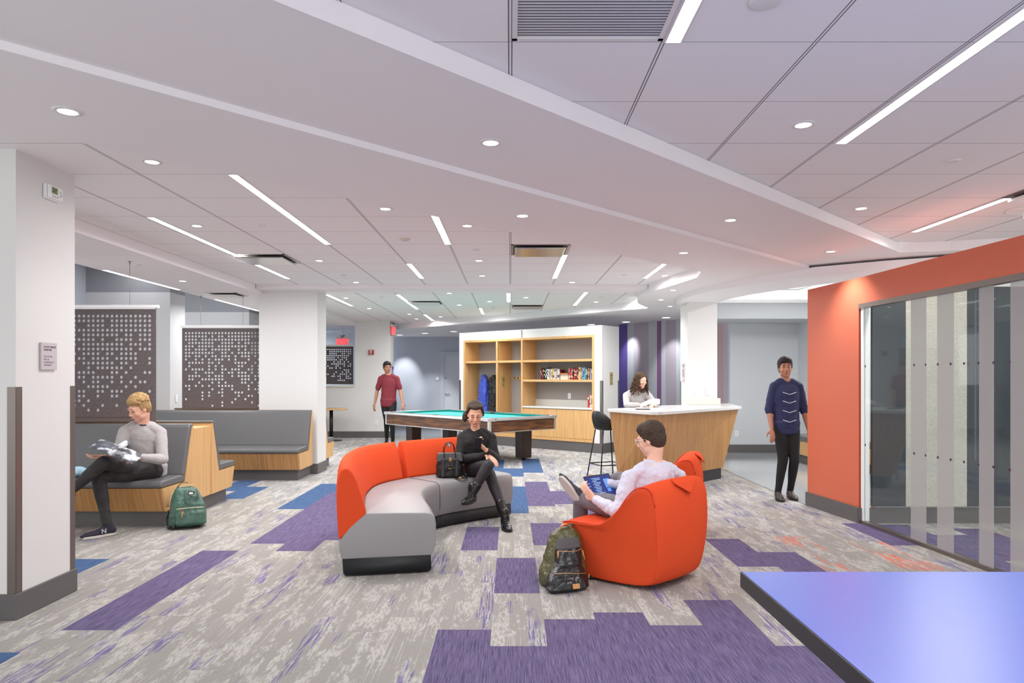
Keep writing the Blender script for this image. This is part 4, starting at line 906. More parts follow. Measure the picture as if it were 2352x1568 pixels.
MB().box((-.016,-.01,-.014),(.016,.0,.014), M @ Matrix.Translation((.165,-.05,.06)) @ Matrix.Rotation(R(60),4,'Z')).build('side_tab', tan, t, bevel=.003)
MB().tube(catmull([V3(0,.06,.415),V3(.01,.05,.455),V3(.05,.055,.46),V3(.085,.07,.42)], 5), (.014,.004), 8).build('handle', tan, t)
MB().tube(catmull([V3(.08,.09,.40),V3(.12,.11,.44),V3(.15,.13,.40),V3(.155,.13,.3),V3(.17,.12,.15),V3(.19,.08,.03)], 5), (.02,.005), 8).build('shoulder_strap', dkole, t)
MB().tube(catmull([V3(.14,.06,.04),V3(.20,.05,.03),V3(.23,.02,.018)], 5), (.018,.006), 8).ell(V3(.235,.02,.022), (.022,.018,.02)).build('strap_end', black, t)
# green backpack by the banquette
gm = mat('green_nylon', (70,104,88), .4, noise=((14,14,14), .3, .7, (52,86,76)), bump=(30,.15)); gd = mat('dark_green_nylon', (32,56,54), .5)
lc = fl(420, 1216)+Vector((0,.10,0)); lc.z = 0; t = thing('backpack', 'green backpack standing on the carpet beside the banquette end', 'bag', lc); M = local((0,0,0), R(24), R(-6))
V3 = lambda x, y, z: M @ Vector((x,y,z))
bag_shell(MB(), M, [(.012,.14,.085,0,0),(.03,.165,.10,0,0),(.13,.165,.105,0,0),(.22,.15,.095,.0,-.005),(.30,.125,.07,.01,-.01),(.36,.10,.045,.015,-.015),(.385,.06,.02,.015,-.02)], p=3.2).build('main_body', gm, t, rem=.006, smi=3, disp=(.07,.022))
bag_shell(MB(), M, [(.03,.125,.03,-.10,.02),(.05,.13,.04,-.10,.02),(.14,.125,.038,-.095,.02),(.19,.12,.022,-.09,.02)], p=4).build('front_pocket', gm, t, rem=.006, smi=3, disp=(.06,.012))
MB().tube(catmull([V3(-.10,-.127,.185),V3(0,-.132,.192),V3(.14,-.12,.19)], 4), .004, 6).build('zip', mat('zip_cream', (206,196,160), .5), t)
MB().tube([V3(-.05,-.135,.185),V3(-.045,-.14,.16)], .005, 6).build('zip_tag', mat('red_tag', (170,50,40), .5), t)
MB().tube([V3(-.045,-.14,.16),V3(-.048,-.143,.10)], .006, 6).ell(V3(-.045,-.141,.15), (.010,.006,.014)).build('zip_pull', tan, t)
MB().tube(catmull([V3(-.155,-.01,.20),V3(-.15,.0,.27),V3(-.12,.01,.345),V3(-.04,.0,.395),V3(.06,.0,.40)], 5), .004, 6).build('zip', mat('zip_cream', (206,196,160), .5), t)
MB().tube(catmull([V3(-.148,-.012,.22),V3(-.138,.005,.27),V3(-.105,.015,.335)], 5), (.008,.003), 6).build('lining', mat('red_lining', (150,30,34), .6), t)
MB().box((-.018,-.012,-.014),(.018,.006,.014), M @ Matrix.Translation((-.162,-.02,.19))).build('leather_tab', tan, t, bevel=.003)
MB().tube(catmull([V3(-.02,-.09,.315),V3(.0,-.125,.265),V3(.05,-.13,.25),V3(.09,-.11,.27),V3(.085,-.08,.325)], 5), (.010,.003), 8).build('front_handle', gd, t)
MB().tube(catmull([V3(-.10,.05,.37),V3(-.06,.05,.42),V3(.0,.05,.425)], 5), (.012,.004), 8).build('top_handle', gd, t)
MB().box((-.028,-.002,-.018),(.028,.002,.018), M @ Matrix.Translation((.03,-.088,.325)) @ Matrix.Rotation(R(-22),4,'X')).build('label_patch', black, t)
MB().box((-.018,-.003,-.010),(.018,-.002,-.004), M @ Matrix.Translation((.03,-.088,.325)) @ Matrix.Rotation(R(-22),4,'X')).box((-.018,-.003,.0),(.014,-.002,.008), M @ Matrix.Translation((.03,-.088,.325)) @ Matrix.Rotation(R(-22),4,'X')).build('label_lettering', rail_w, t)
MB().tube(catmull([V3(-.13,.08,.22),V3(-.17,.07,.12),V3(-.165,.03,.03)], 5), (.02,.006), 8).ell(V3(-.12,-.10,.022), (.022,.02,.018)).ell(V3(-.155,-.05,.02), (.02,.03,.016)).build('strap', black, t)
# black handbag on the sofa
bkn = mat('black_nylon', (26,25,28), .45, bump=(20,.2)); bl2 = mat('black_grain_leather', (62,61,64), .4, bump=(120,.1)); gold = mat('gold_hardware', (214,180,110), .25, .9)
hb = at(1032, 1092, 6.93); hb.z = .449; t = thing('handbag', 'black handbag with two handles sitting on the grey sofa seat', 'bag', hb); M = local((0,0,0), R(12), R(4))
V3 = lambda x, y, z: M @ Vector((x,y,z))
bag_shell(MB(), M, [(.004,.115,.055,0,0),(.02,.135,.07,0,0),(.10,.132,.07,0,.0),(.17,.118,.05,0,.0),(.20,.112,.035,0,0)], p=3).build('bag_body', bkn, t, rem=.005, smi=2, disp=(.05,.012))
MB().prism([(-.128,-.062),(.128,-.062),(.135,.05),(-.13,.05)], .165, .24, M, top=[(-.115,-.03),(.115,-.03),(.115,.03),(-.115,.03)]).build('flap', bl2, t, bevel=.006)
MB().box((-.09,-.068,.175),(.09,-.055,.19), M).box((-.085,-.082,.02),(-.062,-.060,.17), M).box((.05,-.082,.02),(.073,-.060,.17), M).build('leather_strap', bl2, t, bevel=.002)
MB().box((-.014,-.075,.168),(.014,-.062,.202), M).build('turn_lock', gold, t, bevel=.003)
MB().box((-.03,-.078,.09),(.018,-.073,.132), M).build('name_plate', black, t, bevel=.002)
MB().cyl(V3(-.024,-.079,.126), .004, .002, 8, axis=(0,-1,0)).cyl(V3(.012,-.079,.126), .004, .002, 8, axis=(0,-1,0)).box((-.024,-.0795,.096),(.012,-.078,.103), M).build('plate_rivets', gold, t)
for y in (-.05, .045): MB().tube(catmull([V3(-.06,y,.20),V3(-.05,y*.8,.30),V3(-.005,y*.5,.345),V3(.04,y*.8,.31),V3(.058,y,.20)], 6), (.011,.004), 8).build('handle', black, t)
MB().ell(V3(-.005,-.02,.315), (.016,.012,.018)).build('charm', chrome, t)
MB().tube(catmull([V3(.14,.03,.17),V3(.155,0,.10),V3(.165,-.03,.03),V3(.15,-.09,.012),V3(.08,-.13,.006),V3(.03,-.09,.012)], 6), (.014,.003), 8).build('shoulder_strap', black, t)
MB().box((-.016,-.006,0),(.016,.006,.026), M @ Matrix.Translation((.09,-.13,.0))).build('strap_buckle', gold, t, bevel=.003)
# ---------------------------------------------------------------- people
def basis(fwd, up=(0,0,1)):
    f = Vector(fwd).normalized(); u = Vector(up); r = f.cross(u).normalized(); u = r.cross(f)
    return Matrix(((r.x,f.x,u.x,0),(r.y,f.y,u.y,0),(r.z,f.z,u.z,0),(0,0,0,1)))
def lerp(a, b, t): return Vector(a).lerp(Vector(b), t)
def hand(mb, wrist, d, palm, side, curl=.5, s=1.0, thumb=.5):
    """d: direction of the fingers, palm: direction the palm faces, side: +1 thumb on +x of (d x palm)"""
    d = Vector(d).normalized(); n = Vector(palm); n = (n-d*n.dot(d)).normalized(); x = d.cross(n)*side; W = Vector(wrist)
    for k in (-1.2,-.4,.4,1.2):
        mb.chain([W+d*.0, W+d*.045*s+x*k*.018*s*.8, W+d*.085*s+x*k*.018*s], [.017*s,.0145*s,.0115*s], 10)
    for i, k in enumerate((1.35,.45,-.45,-1.3)):
        ln = (.040,.045,.042,.033)[i]*s; p = W+d*.088*s+x*k*.0195*s; pts = [p]; ang = 0; spread = x*(k*.04)
        for j, f in enumerate((1.0,.66,.52)):
            ang += curl*(.55,.75,.5)[j]*(1+.08*i); dd = (d+spread)*math.cos(ang)+n*math.sin(ang); pts.append(pts[-1]+dd*ln*f)
        mb.chain(pts, [.0098*s,.0088*s,.0080*s,.0068*s], 10)
    p = W+d*.022*s+x*.022*s; q = p+(x*.75+d*.65+n*.35*thumb)*.036*s; r = q+(x*.35+d*.9+n*.7*thumb).normalized()*.032*s; e = r+(x*.05+d*.95+n*.8*thumb).normalized()*.024*s
    mb.chain([p,q,r,e], [.016*s,.0125*s,.0105*s,.0085*s], 10)
def head(mb, c, B, s=1.0, female=False):
    T = Matrix.Translation(c) @ B.to_4x4()
    V = lambda x, y, z: T @ Vector((x*s,y*s,z*s)); E = lambda x, y, z, r: mb.ell(V(x,y,z), [q*s for q in r], B.to_3x3(), 20)
    E(0,-.015,.035,(.074,.092,.084)); E(0,.010,0,(.068,.077,.09)); E(0,.022,-.034,(.058,.064,.070)); E(0,.034,-.066,(.045,.050,.044)); E(0,.056,-.090,(.026,.026,.024))
    for x in (-1,1):
        E(x*.030,.052,-.028,(.030,.032,.034)); E(x*.036,.018,-.060,(.024,.042,.038)); E(x*.070,-.006,-.008,(.010,.018,.031)); E(x*.029,.078,.030,(.026,.014,.010)); E(x*.029,.073,.011,(.017,.014,.012)); E(x*.011,.098,-.030,(.009,.009,.008))
    mb.chain([V(0,.080,.026),V(0,.094,.0),V(0,.106,-.024)], [.009*s,.0095*s,.0125*s], 10)
    E(0,.084,-.058,(.024,.012,.016)); E(0,.088,-.052,(.017,.010,.006)); E(0,.087,-.064,(.016,.010,.007))
    return T
def face_parts(T, par, base, s=1.0, closed=True, brow=(70,48,34), lipc=None, beard=None):
    V = lambda x, y, z: T @ Vector((x*s,y*s,z*s)); bm_ = mat('brow_%d_%d' % (brow[0], brow[1]), brow, .8)
    for x in (-1,1):
        MB().tube([V(x*.014,.0935,.034),V(x*.028,.0945,.040),V(x*.044,.084,.036)], [.0028*s,.0034*s,.0018*s], 8).build('eyebrow', bm_, par, base=base)
        MB().tube([V(x*.016,.0885,.008),V(x*.029,.0915,.0045),V(x*.042,.083,.008)], [.0015*s,.0024*s,.0015*s], 8).build('eyelashes', mat('lash_dark', (38,26,22), .7), par, base=base)
        if not closed: MB().ell(V(x*.029,.080,.012), (.0125*s,)*3, seg=14).build('eye', mat('eye_white', (226,220,214), .2), par, base=base); MB().ell(V(x*.029,.0885,.012), (.0055*s,)*3, seg=12).build('iris', mat('iris_dark', (50,34,26), .2), par, base=base)
    MB().tube([V(-.022,.093,-.057),V(-.008,.101,-.0545),V(0,.1015,-.056),V(.008,.101,-.0545),V(.022,.093,-.057)], [.0018*s,.0038*s,.0036*s,.0038*s,.0018*s], 8).tube([V(-.019,.093,-.060),V(0,.101,-.063),V(.019,.093,-.060)], [.002*s,.0048*s,.002*s], 8).build('lips', lipc or lip, par, base=base)
def shoe(name, heel, toe, up, m, sole, par, base, s=1.0, boot=False, w_=.046):
    heel, toe = Vector(heel), Vector(toe); f = (toe-heel).normalized(); B = basis(f, up); L_ = (toe-heel).length; T = Matrix.Translation(heel) @ B
    V = lambda x, y, z: T @ Vector((x,y,z)); mb = MB(); R3 = B.to_3x3()
    for y, rx, rz, z in ((.02,.036,.042,.045),(.07,.038,.045,.05),(L_*.45,.040,.036,.042),(L_*.68,w_,.029,.034),(L_*.88,w_*.86,.024,.030),(L_*.97,w_*.6,.018,.025)): mb.ell(V(0,y,z), (rx*s,.05*s,rz*s), R3, 16)
    mb.chain([V(0,.045,.05),V(0,.04,.10 if not boot else .15)], [.040*s,.039*s if not boot else .044*s])
    o = mb.build(name, m, par, base=base, rem=.006, smi=5); sb_ = MB(); pts = []
    for k in range(28):
        a = 2*math.pi*k/28; c, q = math.cos(a), math.sin(a); y = L_*.5+(L_*.5+.022)*q; ww = (.036 if y < L_*.35 else .036+(w_-.034)*min(1, (y-L_*.35)/(L_*.3)))+.004; pts.append((ww*math.copysign(abs(c)**.75, c), y))
    sb_.prism(pts, 0, .022, T, top=[(p[0]*.97,p[1]) for p in pts]); sb_.build('sole', sole, o, bevel=.004, base=base)
    lc_ = MB()
    for k in range(5):
        y = L_*(.40+.07*k); z = .080-.010*k+.012*(1 if boot else 0); lc_.tube([V(-.018,y,z-.004),V(0,y+.004,z+.006),V(.018,y,z-.004)], .003, 6)
    lc_.build('laces', mat('lace_dark', (52,52,56), .7), o, base=base)
    return o, T, L_
def person(label, J, sk, top, pants, hair_fn, neck_col=None, sleeve='long', shoe_m=(None,None), boots=False, pose='sit', vox=.0055, hs=1.0, female=False, brow=(70,48,34), closed=True, k=1.0, foldt=.012, foldp=.010, collar=None, hands=None, chest=(.155,.105), waist=(.145,.105), lipc=None, hem=.10, hip=.105, hemr=.032, sock=None, flr=None):
    J = {a: (Vector(b) if not isinstance(b, (int, float)) else b) for a, b in J.items()}
    base = Vector((J['pelvis'].x, J['pelvis'].y, 0)); P_ = thing('person', label, 'person', base)
    B = basis(J['hf'], J['hu']); mb = MB(); T = head(mb, J['head'], B, hs)
    nk0 = T @ Vector((0,-.028*hs,-.06*hs)); nr = .056*k*(.86 if female else 1)
    mb.chain([nk0, lerp(nk0, J['neck'], .6), J['neck']], [nr*.98, nr, nr*1.12])
    sh = (J['shR']-J['shL']); shd = sh.normalized(); upv = (J['neck']-J['pelvis']).normalized(); fw = upv.cross(shd).normalized(); TB = Matrix((shd, fw, upv)).transposed()
    if J.get('flip'): pass
    ch, pe = J['chest'], J['pelvis']; wa = lerp(pe, ch, .5)
    def torso(m, g):
        m.ell(lerp(ch, J['neck'], .15), (chest[0]+g, chest[1]+g, .16), TB, 20); m.ell(lerp(ch, J['neck'], .52), (chest[0]*.98+g, chest[1]*.82+g, .085), TB, 20); m.ell(wa, (waist[0]+g, waist[1]+g, .15), TB, 20)
        for q in range(13):
            f_ = q/12; rx_ = (waist[0]+.018)*(1-f_)**1.0+chest[0]*f_; rx_ -= .018*math.sin(math.pi*f_)*(1 if female else .35); ry_ = (waist[1]+.012)*(1-f_)+chest[1]*f_
            m.ell(lerp(pe, ch, f_), (rx_+g, ry_+g, .10), TB, 20)
        m.chain([J['shL'], lerp(J['shL'], J['neck'], .5)+upv*.012, lerp(J['neck'], ch, .22), lerp(J['shR'], J['neck'], .5)+upv*.012, J['shR']], [.052*k+g,.056*k+g,.066*k+g,.056*k+g,.052*k+g])
    torso(mb, -.012)
    for S in 'LR':
        mb.chain([J['sh'+S], lerp(J['sh'+S], J['el'+S], .4), J['el'+S], lerp(J['el'+S], J['wr'+S], .3), J['wr'+S]], [.048*k,.045*k,.037*k,.038*k,.0245*k])
        h = (hands or {}).get(S); d = h[0] if h else (J['wr'+S]-J['el'+S]); n = h[1] if h else Vector((0,0,-1)); c = h[2] if h else .45
        hand(mb, J['wr'+S], d, n, (1 if S == 'L' else -1)*(h[3] if h and len(h) > 3 else 1), c, k, h[4] if h and len(h) > 4 else .5)
        mb.chain([J['hip'+S], lerp(J['hip'+S], J['kn'+S], .5), J['kn'+S], lerp(J['kn'+S], J['an'+S], .3), J['an'+S]], [.072*k,.066*k,.046*k,.046*k,.032*k])
        ux_ = J.get('fu'+S, Vector((0,0,1))); ff_ = (J['to'+S]-J['an'+S]); ff_ = (ff_-ux_*ff_.dot(ux_)).normalized(); mb.chain([J['an'+S], J['an'+S]-ux_*.035+ff_*.015], [.03,.024])
    mb.build('body', sk, P_, base=base, rem=vox, smi=5)
    face_parts(T, P_, base, hs, closed, brow, lipc)
    # top
    m = MB(); torso(m, .006)
    for q in range(5 if hem else 0): m.ell(pe-upv*hem*.22*q, (waist[0]+hemr-.003*q, waist[1]+hemr-.003*q, .05), TB, 20)
    for S in 'LR':
        a, e, w_ = J['sh'+S], J['el'+S], J['wr'+S]
        if sleeve == 'long': m.chain([a, lerp(a,e,.45), e, lerp(e,w_,.35), lerp(e,w_,.93)], [.062*k,.057*k,.050*k,.048*k,.034*k])
        elif sleeve == 'elbow': m.chain([a, lerp(a,e,.5), lerp(a,e,1.0), lerp(e,w_,.12)], [.062*k,.060*k,.056*k,.052*k])
        else: m.chain([a, lerp(a,e,.35), lerp(a,e,.72)], [.062*k,.062*k,.060*k])
    tb = m.build('top', top, P_, base=base, rem=.0065, smi=9, disp=(.07,foldt) if foldt else None)
    # trousers
    m = MB(); m.ell(pe-upv*.02, (waist[0]+.008, waist[1]+.008, .09), TB, 20)
    for S in 'LR':
        h_, kn, an = J['hip'+S], J['kn'+S], J['an'+S]; m.ell(lerp(pe, h_, .6), hip*k)
        m.chain([h_, lerp(h_,kn,.35), lerp(h_,kn,.75), kn, lerp(kn,an,.3), lerp(kn,an,.7), lerp(kn,an,.97)], [.095*k,.089*k,.069*k,.063*k,.060*k,.047*k,(.041 if not boots else .043)*k])
    m.build('trousers', pants, P_, base=base, rem=.0065, smi=4, disp=(.10,foldp) if foldp else None)
    for S in 'LR':
        an, to = J['an'+S], J['to'+S]; f = to-an; upx = J.get('fu'+S, Vector((0,0,1))); f = f-upx*f.dot(upx)
        hl = an-upx*.085-f.normalized()*.05; 
        if flr is not None and S in flr: hl.z = .002
        sa = hl+f.normalized()*.045+upx*.05; kn_ = J['kn'+S]
        MB().chain([sa, lerp(sa, an, .8), lerp(an, kn_, .10 if not boots else .30)], [.036,.035,.037] if not boots else [.044,.045,.050]).build('sock' if not boots else 'boot_shaft', sock or (shoe_m[0] if boots else black), P_, base=base, rem=.006, smi=2)
        shoe('boot' if boots else 'shoe', hl, hl+f.normalized()*.235*k, upx, shoe_m[0], shoe_m[1], P_, base, boot=boots, s=1.0)
    if neck_col: MB().tube(catmull([J['neck']+upv*.006+(shd*math.cos(a)*.062+fw*math.sin(a)*.058)+upv*(.012 if math.sin(a)*1 < 0 else 0) for a in [2*math.pi*q/12 for q in range(13)]], 3), .008, 8).build('collar', neck_col, P_, base=base)
    hair_fn(P_, T, base, hs)
    P_['_'] = 0; del P_['_']
    return P_, T, base, TB
def hair_m(name, c, c2): return mat(name, c, .6, noise=((160,160,30), .3, .7, c2), bump=(120,.5), spec=.3)
def short_hair(m, vol=.010, front=.060, curls=0, seed=1, crown=None):
    def f(P_, T, base, s):
        mb = MB(); B = T.to_3x3(); V = lambda x, y, z: T @ Vector((x*s,y*s,z*s)); g = vol
        mb.ell(V(0,-.028,.052), ((.076+g)*s,(.086+g)*s,(.078+g)*s), B, 24); mb.ell(V(0,-.050,.008), ((.070+g)*s,(.058+g)*s,(.075+g)*s), B, 24); mb.ell(V(0,-.055,-.035), ((.056+g)*s,(.038+g)*s,(.045)*s), B, 20)
        mb.ell(V(0,.028,.085), ((.060+g)*s,.055*s,(.036+g)*s), B, 20)
        for x in (-1,1): mb.ell(V(x*.068,-.022,.03), ((.012+g*.5)*s,.040*s,.045*s), B, 14); mb.ell(V(x*.068,.016,.016), ((.008+g*.3)*s,.012*s,.03*s), B, 12)
        r = random.Random(seed)
        for q in range(curls):
            a = r.uniform(0,2*math.pi); e = r.uniform(.15,1.35); x, y, z = math.cos(a)*math.cos(e), math.sin(a)*math.cos(e), math.sin(e)
            if y > .55 and z < .55: continue
            mb.ell(V(x*(.078+g),-.022+y*(.088+g),.050+z*(.080+g)), r.uniform(.010,.017)*s, seg=10)
        mb.build('hair', m, P_, base=base, rem=.0045, smi=2, disp=(.018,.006))
    return f
def strand(mb, p, d, L_, amp, turns, r, rr, droop=.0):
    d = Vector(d).normalized(); a = rr.uniform(0,6.28); u = d.orthogonal().normalized(); v = d.cross(u); pts = []; n = int(turns*8)+4
    for k in range(n):
        f = k/(n-1); c = Vector(p)+d*L_*f+Vector((0,0,-droop*f*f)); am = amp*min(1, f*3+.15); pts.append(c+u*am*math.cos(a+f*turns*6.28)+v*am*math.sin(a+f*turns*6.28))
    mb.tube(pts, [r*(1-.5*k/(n-1)) for k in range(n)], 6)
jeans = mat('black_denim', (38,35,36), .75, noise=((14,14,14), .35, .7, (54,50,51))); legg = mat('black_leggings', (36,34,38), .55); blk_t = mat('black_cotton', (26,24,25), .8); gsw = mat('grey_wool_sweater', (166,161,160), .9, bump=(160,.12), sheen=.2)
shirt = mat('pale_lilac_shirt', (206,204,220), .7); gpan = mat('grey_trousers', (114,108,114), .75); hgr = mat('heather_grey_knit', (176,172,170), .9, noise=((40,40,40), .3, .7, (196,193,191))); maroon = mat('maroon_polo', (124,40,52), .8); navy = mat('navy_jacket', (30,36,78), .7); bpan = mat('black_trousers', (18,18,20), .8)
nbm = mat('navy_suede', (44,40,54), .8); solew = mat('sole_white', (206,200,194), .5); soleb = mat('sole_black', (28,28,30), .5); bootm = mat('black_boot_leather', (24,23,24), .22)
# --- man in grey sweater on the near banquette
def h_blond(P_, T, base, s): short_hair(hair_m('blond_hair', (150,116,76), (186,152,104)), .010, curls=150, seed=3)(P_, T, base, s)
J = dict(pelvis=at(340,1066,6.86), chest=at(329,1010,6.82), neck=at(328,975,6.80), head=at(319,938,6.72), hf=(-.45,-.85,-.42), hu=(-.12,-.3,1),
    shL=at(368,994,6.86), shR=at(287,992,6.72), elL=at(374,1055,6.72), wrL=at(322,1050,6.46), elR=at(270,1042,6.64), wrR=at(247,1046,6.40),
    hipL=at(352,1080,6.82), knL=at(226,1094,6.40), anL=at(246,1203,6.34), toL=at(196,1226,6.20), hipR=at(326,1080,6.80), knR=at(238,1062,6.32), anR=at(160,1128,6.20), toR=at(140,1150,6.02))
J['toL'].z = .03; J['anL'].z = .10
pa = person('man in grey sweater and black jeans sitting with crossed legs, reading a magazine', J, skin, gsw, jeans, h_blond, neck_col=mat('dark_tee', (28,28,38), .8), shoe_m=(nbm,solew), brow=(150,110,80), hands={'L':((-.8,-.1,.1),(-.2,.5,-.8),.5,1),'R':((-.5,-.5,-.15),(.2,.2,.9),.6,-1)}, flr='L', lipc=mat('lip_pale', (196,110,100), .5))
# letter on the shoe side
shoeL = [c for c in pa[0].children if c.name.startswith('shoe')][0]
hl = fl(250, 1222); f = (Vector((J['toL'].x,J['toL'].y,0))-Vector((J['anL'].x,J['anL'].y,0))).normalized(); sd = f.cross(Vector((0,0,1))); sd = -sd if sd.y > 0 else sd
Mx = frame(Vector((J['anL'].x,J['anL'].y,.038))+f*.045+sd*.049, -f if (-f).x > 0 else f, sd); Mx = Matrix.Translation(-pa[2]) @ Mx
text('shoe_letter', 'N', .055, Mx, mat('logo_silver', (170,168,176), .4), shoeL, 'CENTER', ext=.002, bold=.002)
# magazine
t = thing('magazine', 'open glossy magazine held by the man in the grey sweater', 'magazine', at(265,1038,6.34)); gp = mat('magazine_page', (84,88,98), .35, noise=((9,9,9), .46, .54, (206,208,212)))
b = at(265,1038,6.34); c0 = [at(216,1016,6.34), at(262,1034,6.30), at(316,1054,6.36)]; c1 = [p+Vector((-.0,-.02,-.0)) for p in c0]
dv = Vector((.06,-.20,-.05))
vs = []; n = 9
for k in range(n):
    f = k/(n-1); p = c0[0].lerp(c0[1], f*2) if f < .5 else c0[1].lerp(c0[2], f*2-1); p = p+Vector((0,0,.014*abs(math.sin(2*math.pi*f)))); vs += [p+Vector((0,.10,.02)), p+Vector((.01,-.10,-.035))]
MB().add(vs, [(2*k,2*k+2,2*k+3,2*k+1) for k in range(n-1)], 0, True).build('open_pages', gp, t, base=b, solid=.005)
vs = []
for k in range(6):
    f = k/5; p = c0[1]+Vector((.02+.10*f, .0, .02+.055*math.sin(f*2.6))); vs += [p+Vector((0,.08,.02)), p+Vector((.01,-.10,-.02))]
MB().add(vs, [(2*k,2*k+2,2*k+3,2*k+1) for k in range(5)], 0, True).build('turning_page', gp, t, base=b, solid=.0012)
o = MB().ell((0,0,.05), (.11,.08,.05)).build('cloth_bundle', mat('pale_blue_cloth', (170,206,222), .8), rem=.01, disp=(.05,.03)); o.location = at(176,1096,6.85); o.location.z = .462; tag(o, 'pale blue cloth lying on the banquette by the left column', 'cloth')
# --- woman in black on the sofa
brown_h = hair_m('dark_brown_hair', (44,32,26), (74,56,44))
def h_woman(P_, T, base, s):
    mb = MB(); B = T.to_3x3(); V = lambda x, y, z: T @ Vector((x*s,y*s,z*s)); g = .012
    mb.ell(V(0,-.038,.048), ((.074+g)*s,(.084+g)*s,(.074+g)*s), B, 24); mb.ell(V(0,-.055,.0), ((.068+g)*s,(.056+g)*s,(.078)*s), B, 24); mb.ell(V(0,.024,.092), (.058*s,.048*s,.028*s), B, 20)
    for x in (-1,1): mb.ell(V(x*.064,-.004,.06), (.018*s,.040*s,.040*s), B, 14); mb.chain([V(x*.055,.035,.095),V(x*.076,.005,.035),V(x*.078,-.03,-.02)], [.014*s,.015*s,.02*s])
    mb.chain([V(.05,-.075,-.02),V(.085,-.085,-.05),V(.098,-.07,-.08),V(.10,-.05,-.105)], [.045*s,.038*s,.030*s,.012*s]); mb.chain([V(-.02,-.08,-.04),V(.04,-.095,-.07)], [.045*s,.035*s])
    r = random.Random(8)
    for q in range(14): strand(mb, V(.09+r.uniform(-.02,.01),-.07+r.uniform(-.02,.03),-.03), B @ Vector((.2,.2,-1)), .07, .006, 1.5, .004, r)
    mb.build('hair', brown_h, P_, base=base, rem=.0045, smi=2, disp=(.012,.005))
J = dict(pelvis=at(1086,1066,7.16), chest=at(1093,1022,7.10), neck=at(1092,989,7.07), head=at(1091,951,6.98), hf=(.10,-1,-.42), hu=(.05,-.35,1),
    shL=at(1127,1005,7.10), shR=at(1062,1005,7.10), elL=at(1137,1052,7.02), wrL=at(1117,1034,6.76), elR=at(1056,1056,7.0), wrR=at(1118,1044,6.80),
    hipR=at(1070,1078,7.14), knR=at(1121,1068,6.74), anR=at(1084,1132,6.70), toR=at(1064,1168,6.52), hipL=at(1098,1078,7.14), knL=at(1124,1088,6.86), anL=at(1160,1168,6.66), toL=at(1172,1196,6.42))
J['toL'].z = .03; J['anL'].z = .12
J['hf'] = Vector(J['hf']); 
# (hands: left holds the phone, right hangs over the knee)
pb = person('woman in black top and leggings sitting on the curved sofa, looking at a phone', J, skin3, blk_t, legg, h_woman, shoe_m=(bootm,soleb), boots=True, female=True, k=.93, neck_col=blk_t, foldp=.003, hem=.11, brow=(52,36,28), hands={'L':((-.55,-.2,.55),(-.5,-.1,.85),.9,1,1.0),'R':((.75,-.45,-.50),(-.2,.35,-.9),.35,1)}, flr='L', chest=(.155,.12), hs=.98)
ph = at(1099,1016,6.70); t = thing('smartphone', 'black smartphone in the hand of the woman in black', 'phone', ph); M = frame((0,0,0), (1,.25,.0), (-.1,.8,.55))
MB().box((-.034,-.058,-.004),(.034,.058,.004), M).build('phone_body', mat('phone_black', (40,36,36), .25), t, bevel=.003); MB().box((-.033,-.056,.004),(.033,.056,.0048), M).build('phone_screen', mat('phone_glass', (60,70,90), .1, emit=(120,130,150), estr=.3), t)
wt = lerp(J['wrL'], J['elL'], .12); t = thing('wristwatch', 'dark watch on the wrist of the woman in black', 'watch', wt)
d_ = (J['elL']-J['wrL']); MB().tube([-d_*.04, d_*.04], .035, 18).build('strap', black, t); 
# --- man with laptop in the near lounge chair
hA = hair_m('brown_hair', (50,38,32), (80,62,50))
def h_man(P_, T, base, s): short_hair(hA, .013, curls=0, seed=9)(P_, T, base, s)
fwd = Vector((math.cos(A1), math.sin(A1), 0)); rt = Vector((fwd.y, -fwd.x, 0)); C = Vector((.905,5.13,0))
def cc(u, r_, z): return C+fwd*u+rt*r_+Vector((0,0,z))
J = dict(pelvis=cc(-.04,.06,.48), chest=at(1501,1112,5.13), neck=at(1502,1068,5.16), head=at(1494,1009,5.18), hf=(-.78,.50,-.26), hu=(-.1,.05,1),
    shL=at(1445,1100,5.03), shR=at(1556,1094,5.30), elL=at(1420,1176,4.93), wrL=at(1366,1146,5.22), elR=cc(.16,.33,.54), wrR=cc(.40,.20,.60),
    hipL=cc(.02,-.06,.47), knL=at(1334,1146,5.46), anL=at(1330,1240,5.62), toL=at(1320,1255,5.9), hipR=cc(.02,.14,.47), knR=at(1424,1100,5.74), anR=at(1336,1131,5.46), toR=at(1336,1131,5.46)+Vector((-.12,.0,.14)))
J['anL'].z = .10; J['toL'].z = .03; J['fuR'] = Vector((.55,.55,-.30)).normalized(); J['fuR'] = Vector((.62,.50,.42)).normalized()
pc2 = person('man in pale lilac shirt in near orange chair using a laptop, seen from behind', J, skin2, shirt, gpan, h_man, shoe_m=(mat('grey_shoe', (62,62,66), .6),solew), brow=(60,44,36), foldt=.034, foldp=.014, hem=.06, hands={'L':((-.55,.35,.55),(.6,.6,.1),.5,1,.8),'R':((-.6,.6,.1),(-.6,-.6,.2),.6,1)}, flr='L', chest=(.175,.115), waist=(.15,.11))
T = pc2[1]; V = lambda x, y, z: T @ Vector((x,y,z)); cg = MB()
for x in (-1,1):
    cg.tube([V(x*.031+.026*math.cos(a), .104-.012*abs(math.cos(a)), .008+.020*math.sin(a)) for a in [2*math.pi*q/20 for q in range(20)]], .0028, 8, closed=True); cg.tube([V(x*.057,.098,.014),V(x*.074,.05,.012),V(x*.076,0,.006)], .0022, 8)
cg.tube([V(-.006,.104,.01),V(0,.108,.013),V(.006,.104,.01)], .0025, 8)
t = thing('eyeglasses', 'clear framed eyeglasses worn by the man with the laptop', 'glasses', V(0,.1,.01)); cg.build('glasses_frame', mat('clear_acetate', (226,222,216), .1, coat=.5), t, base=V(0,.1,.01))
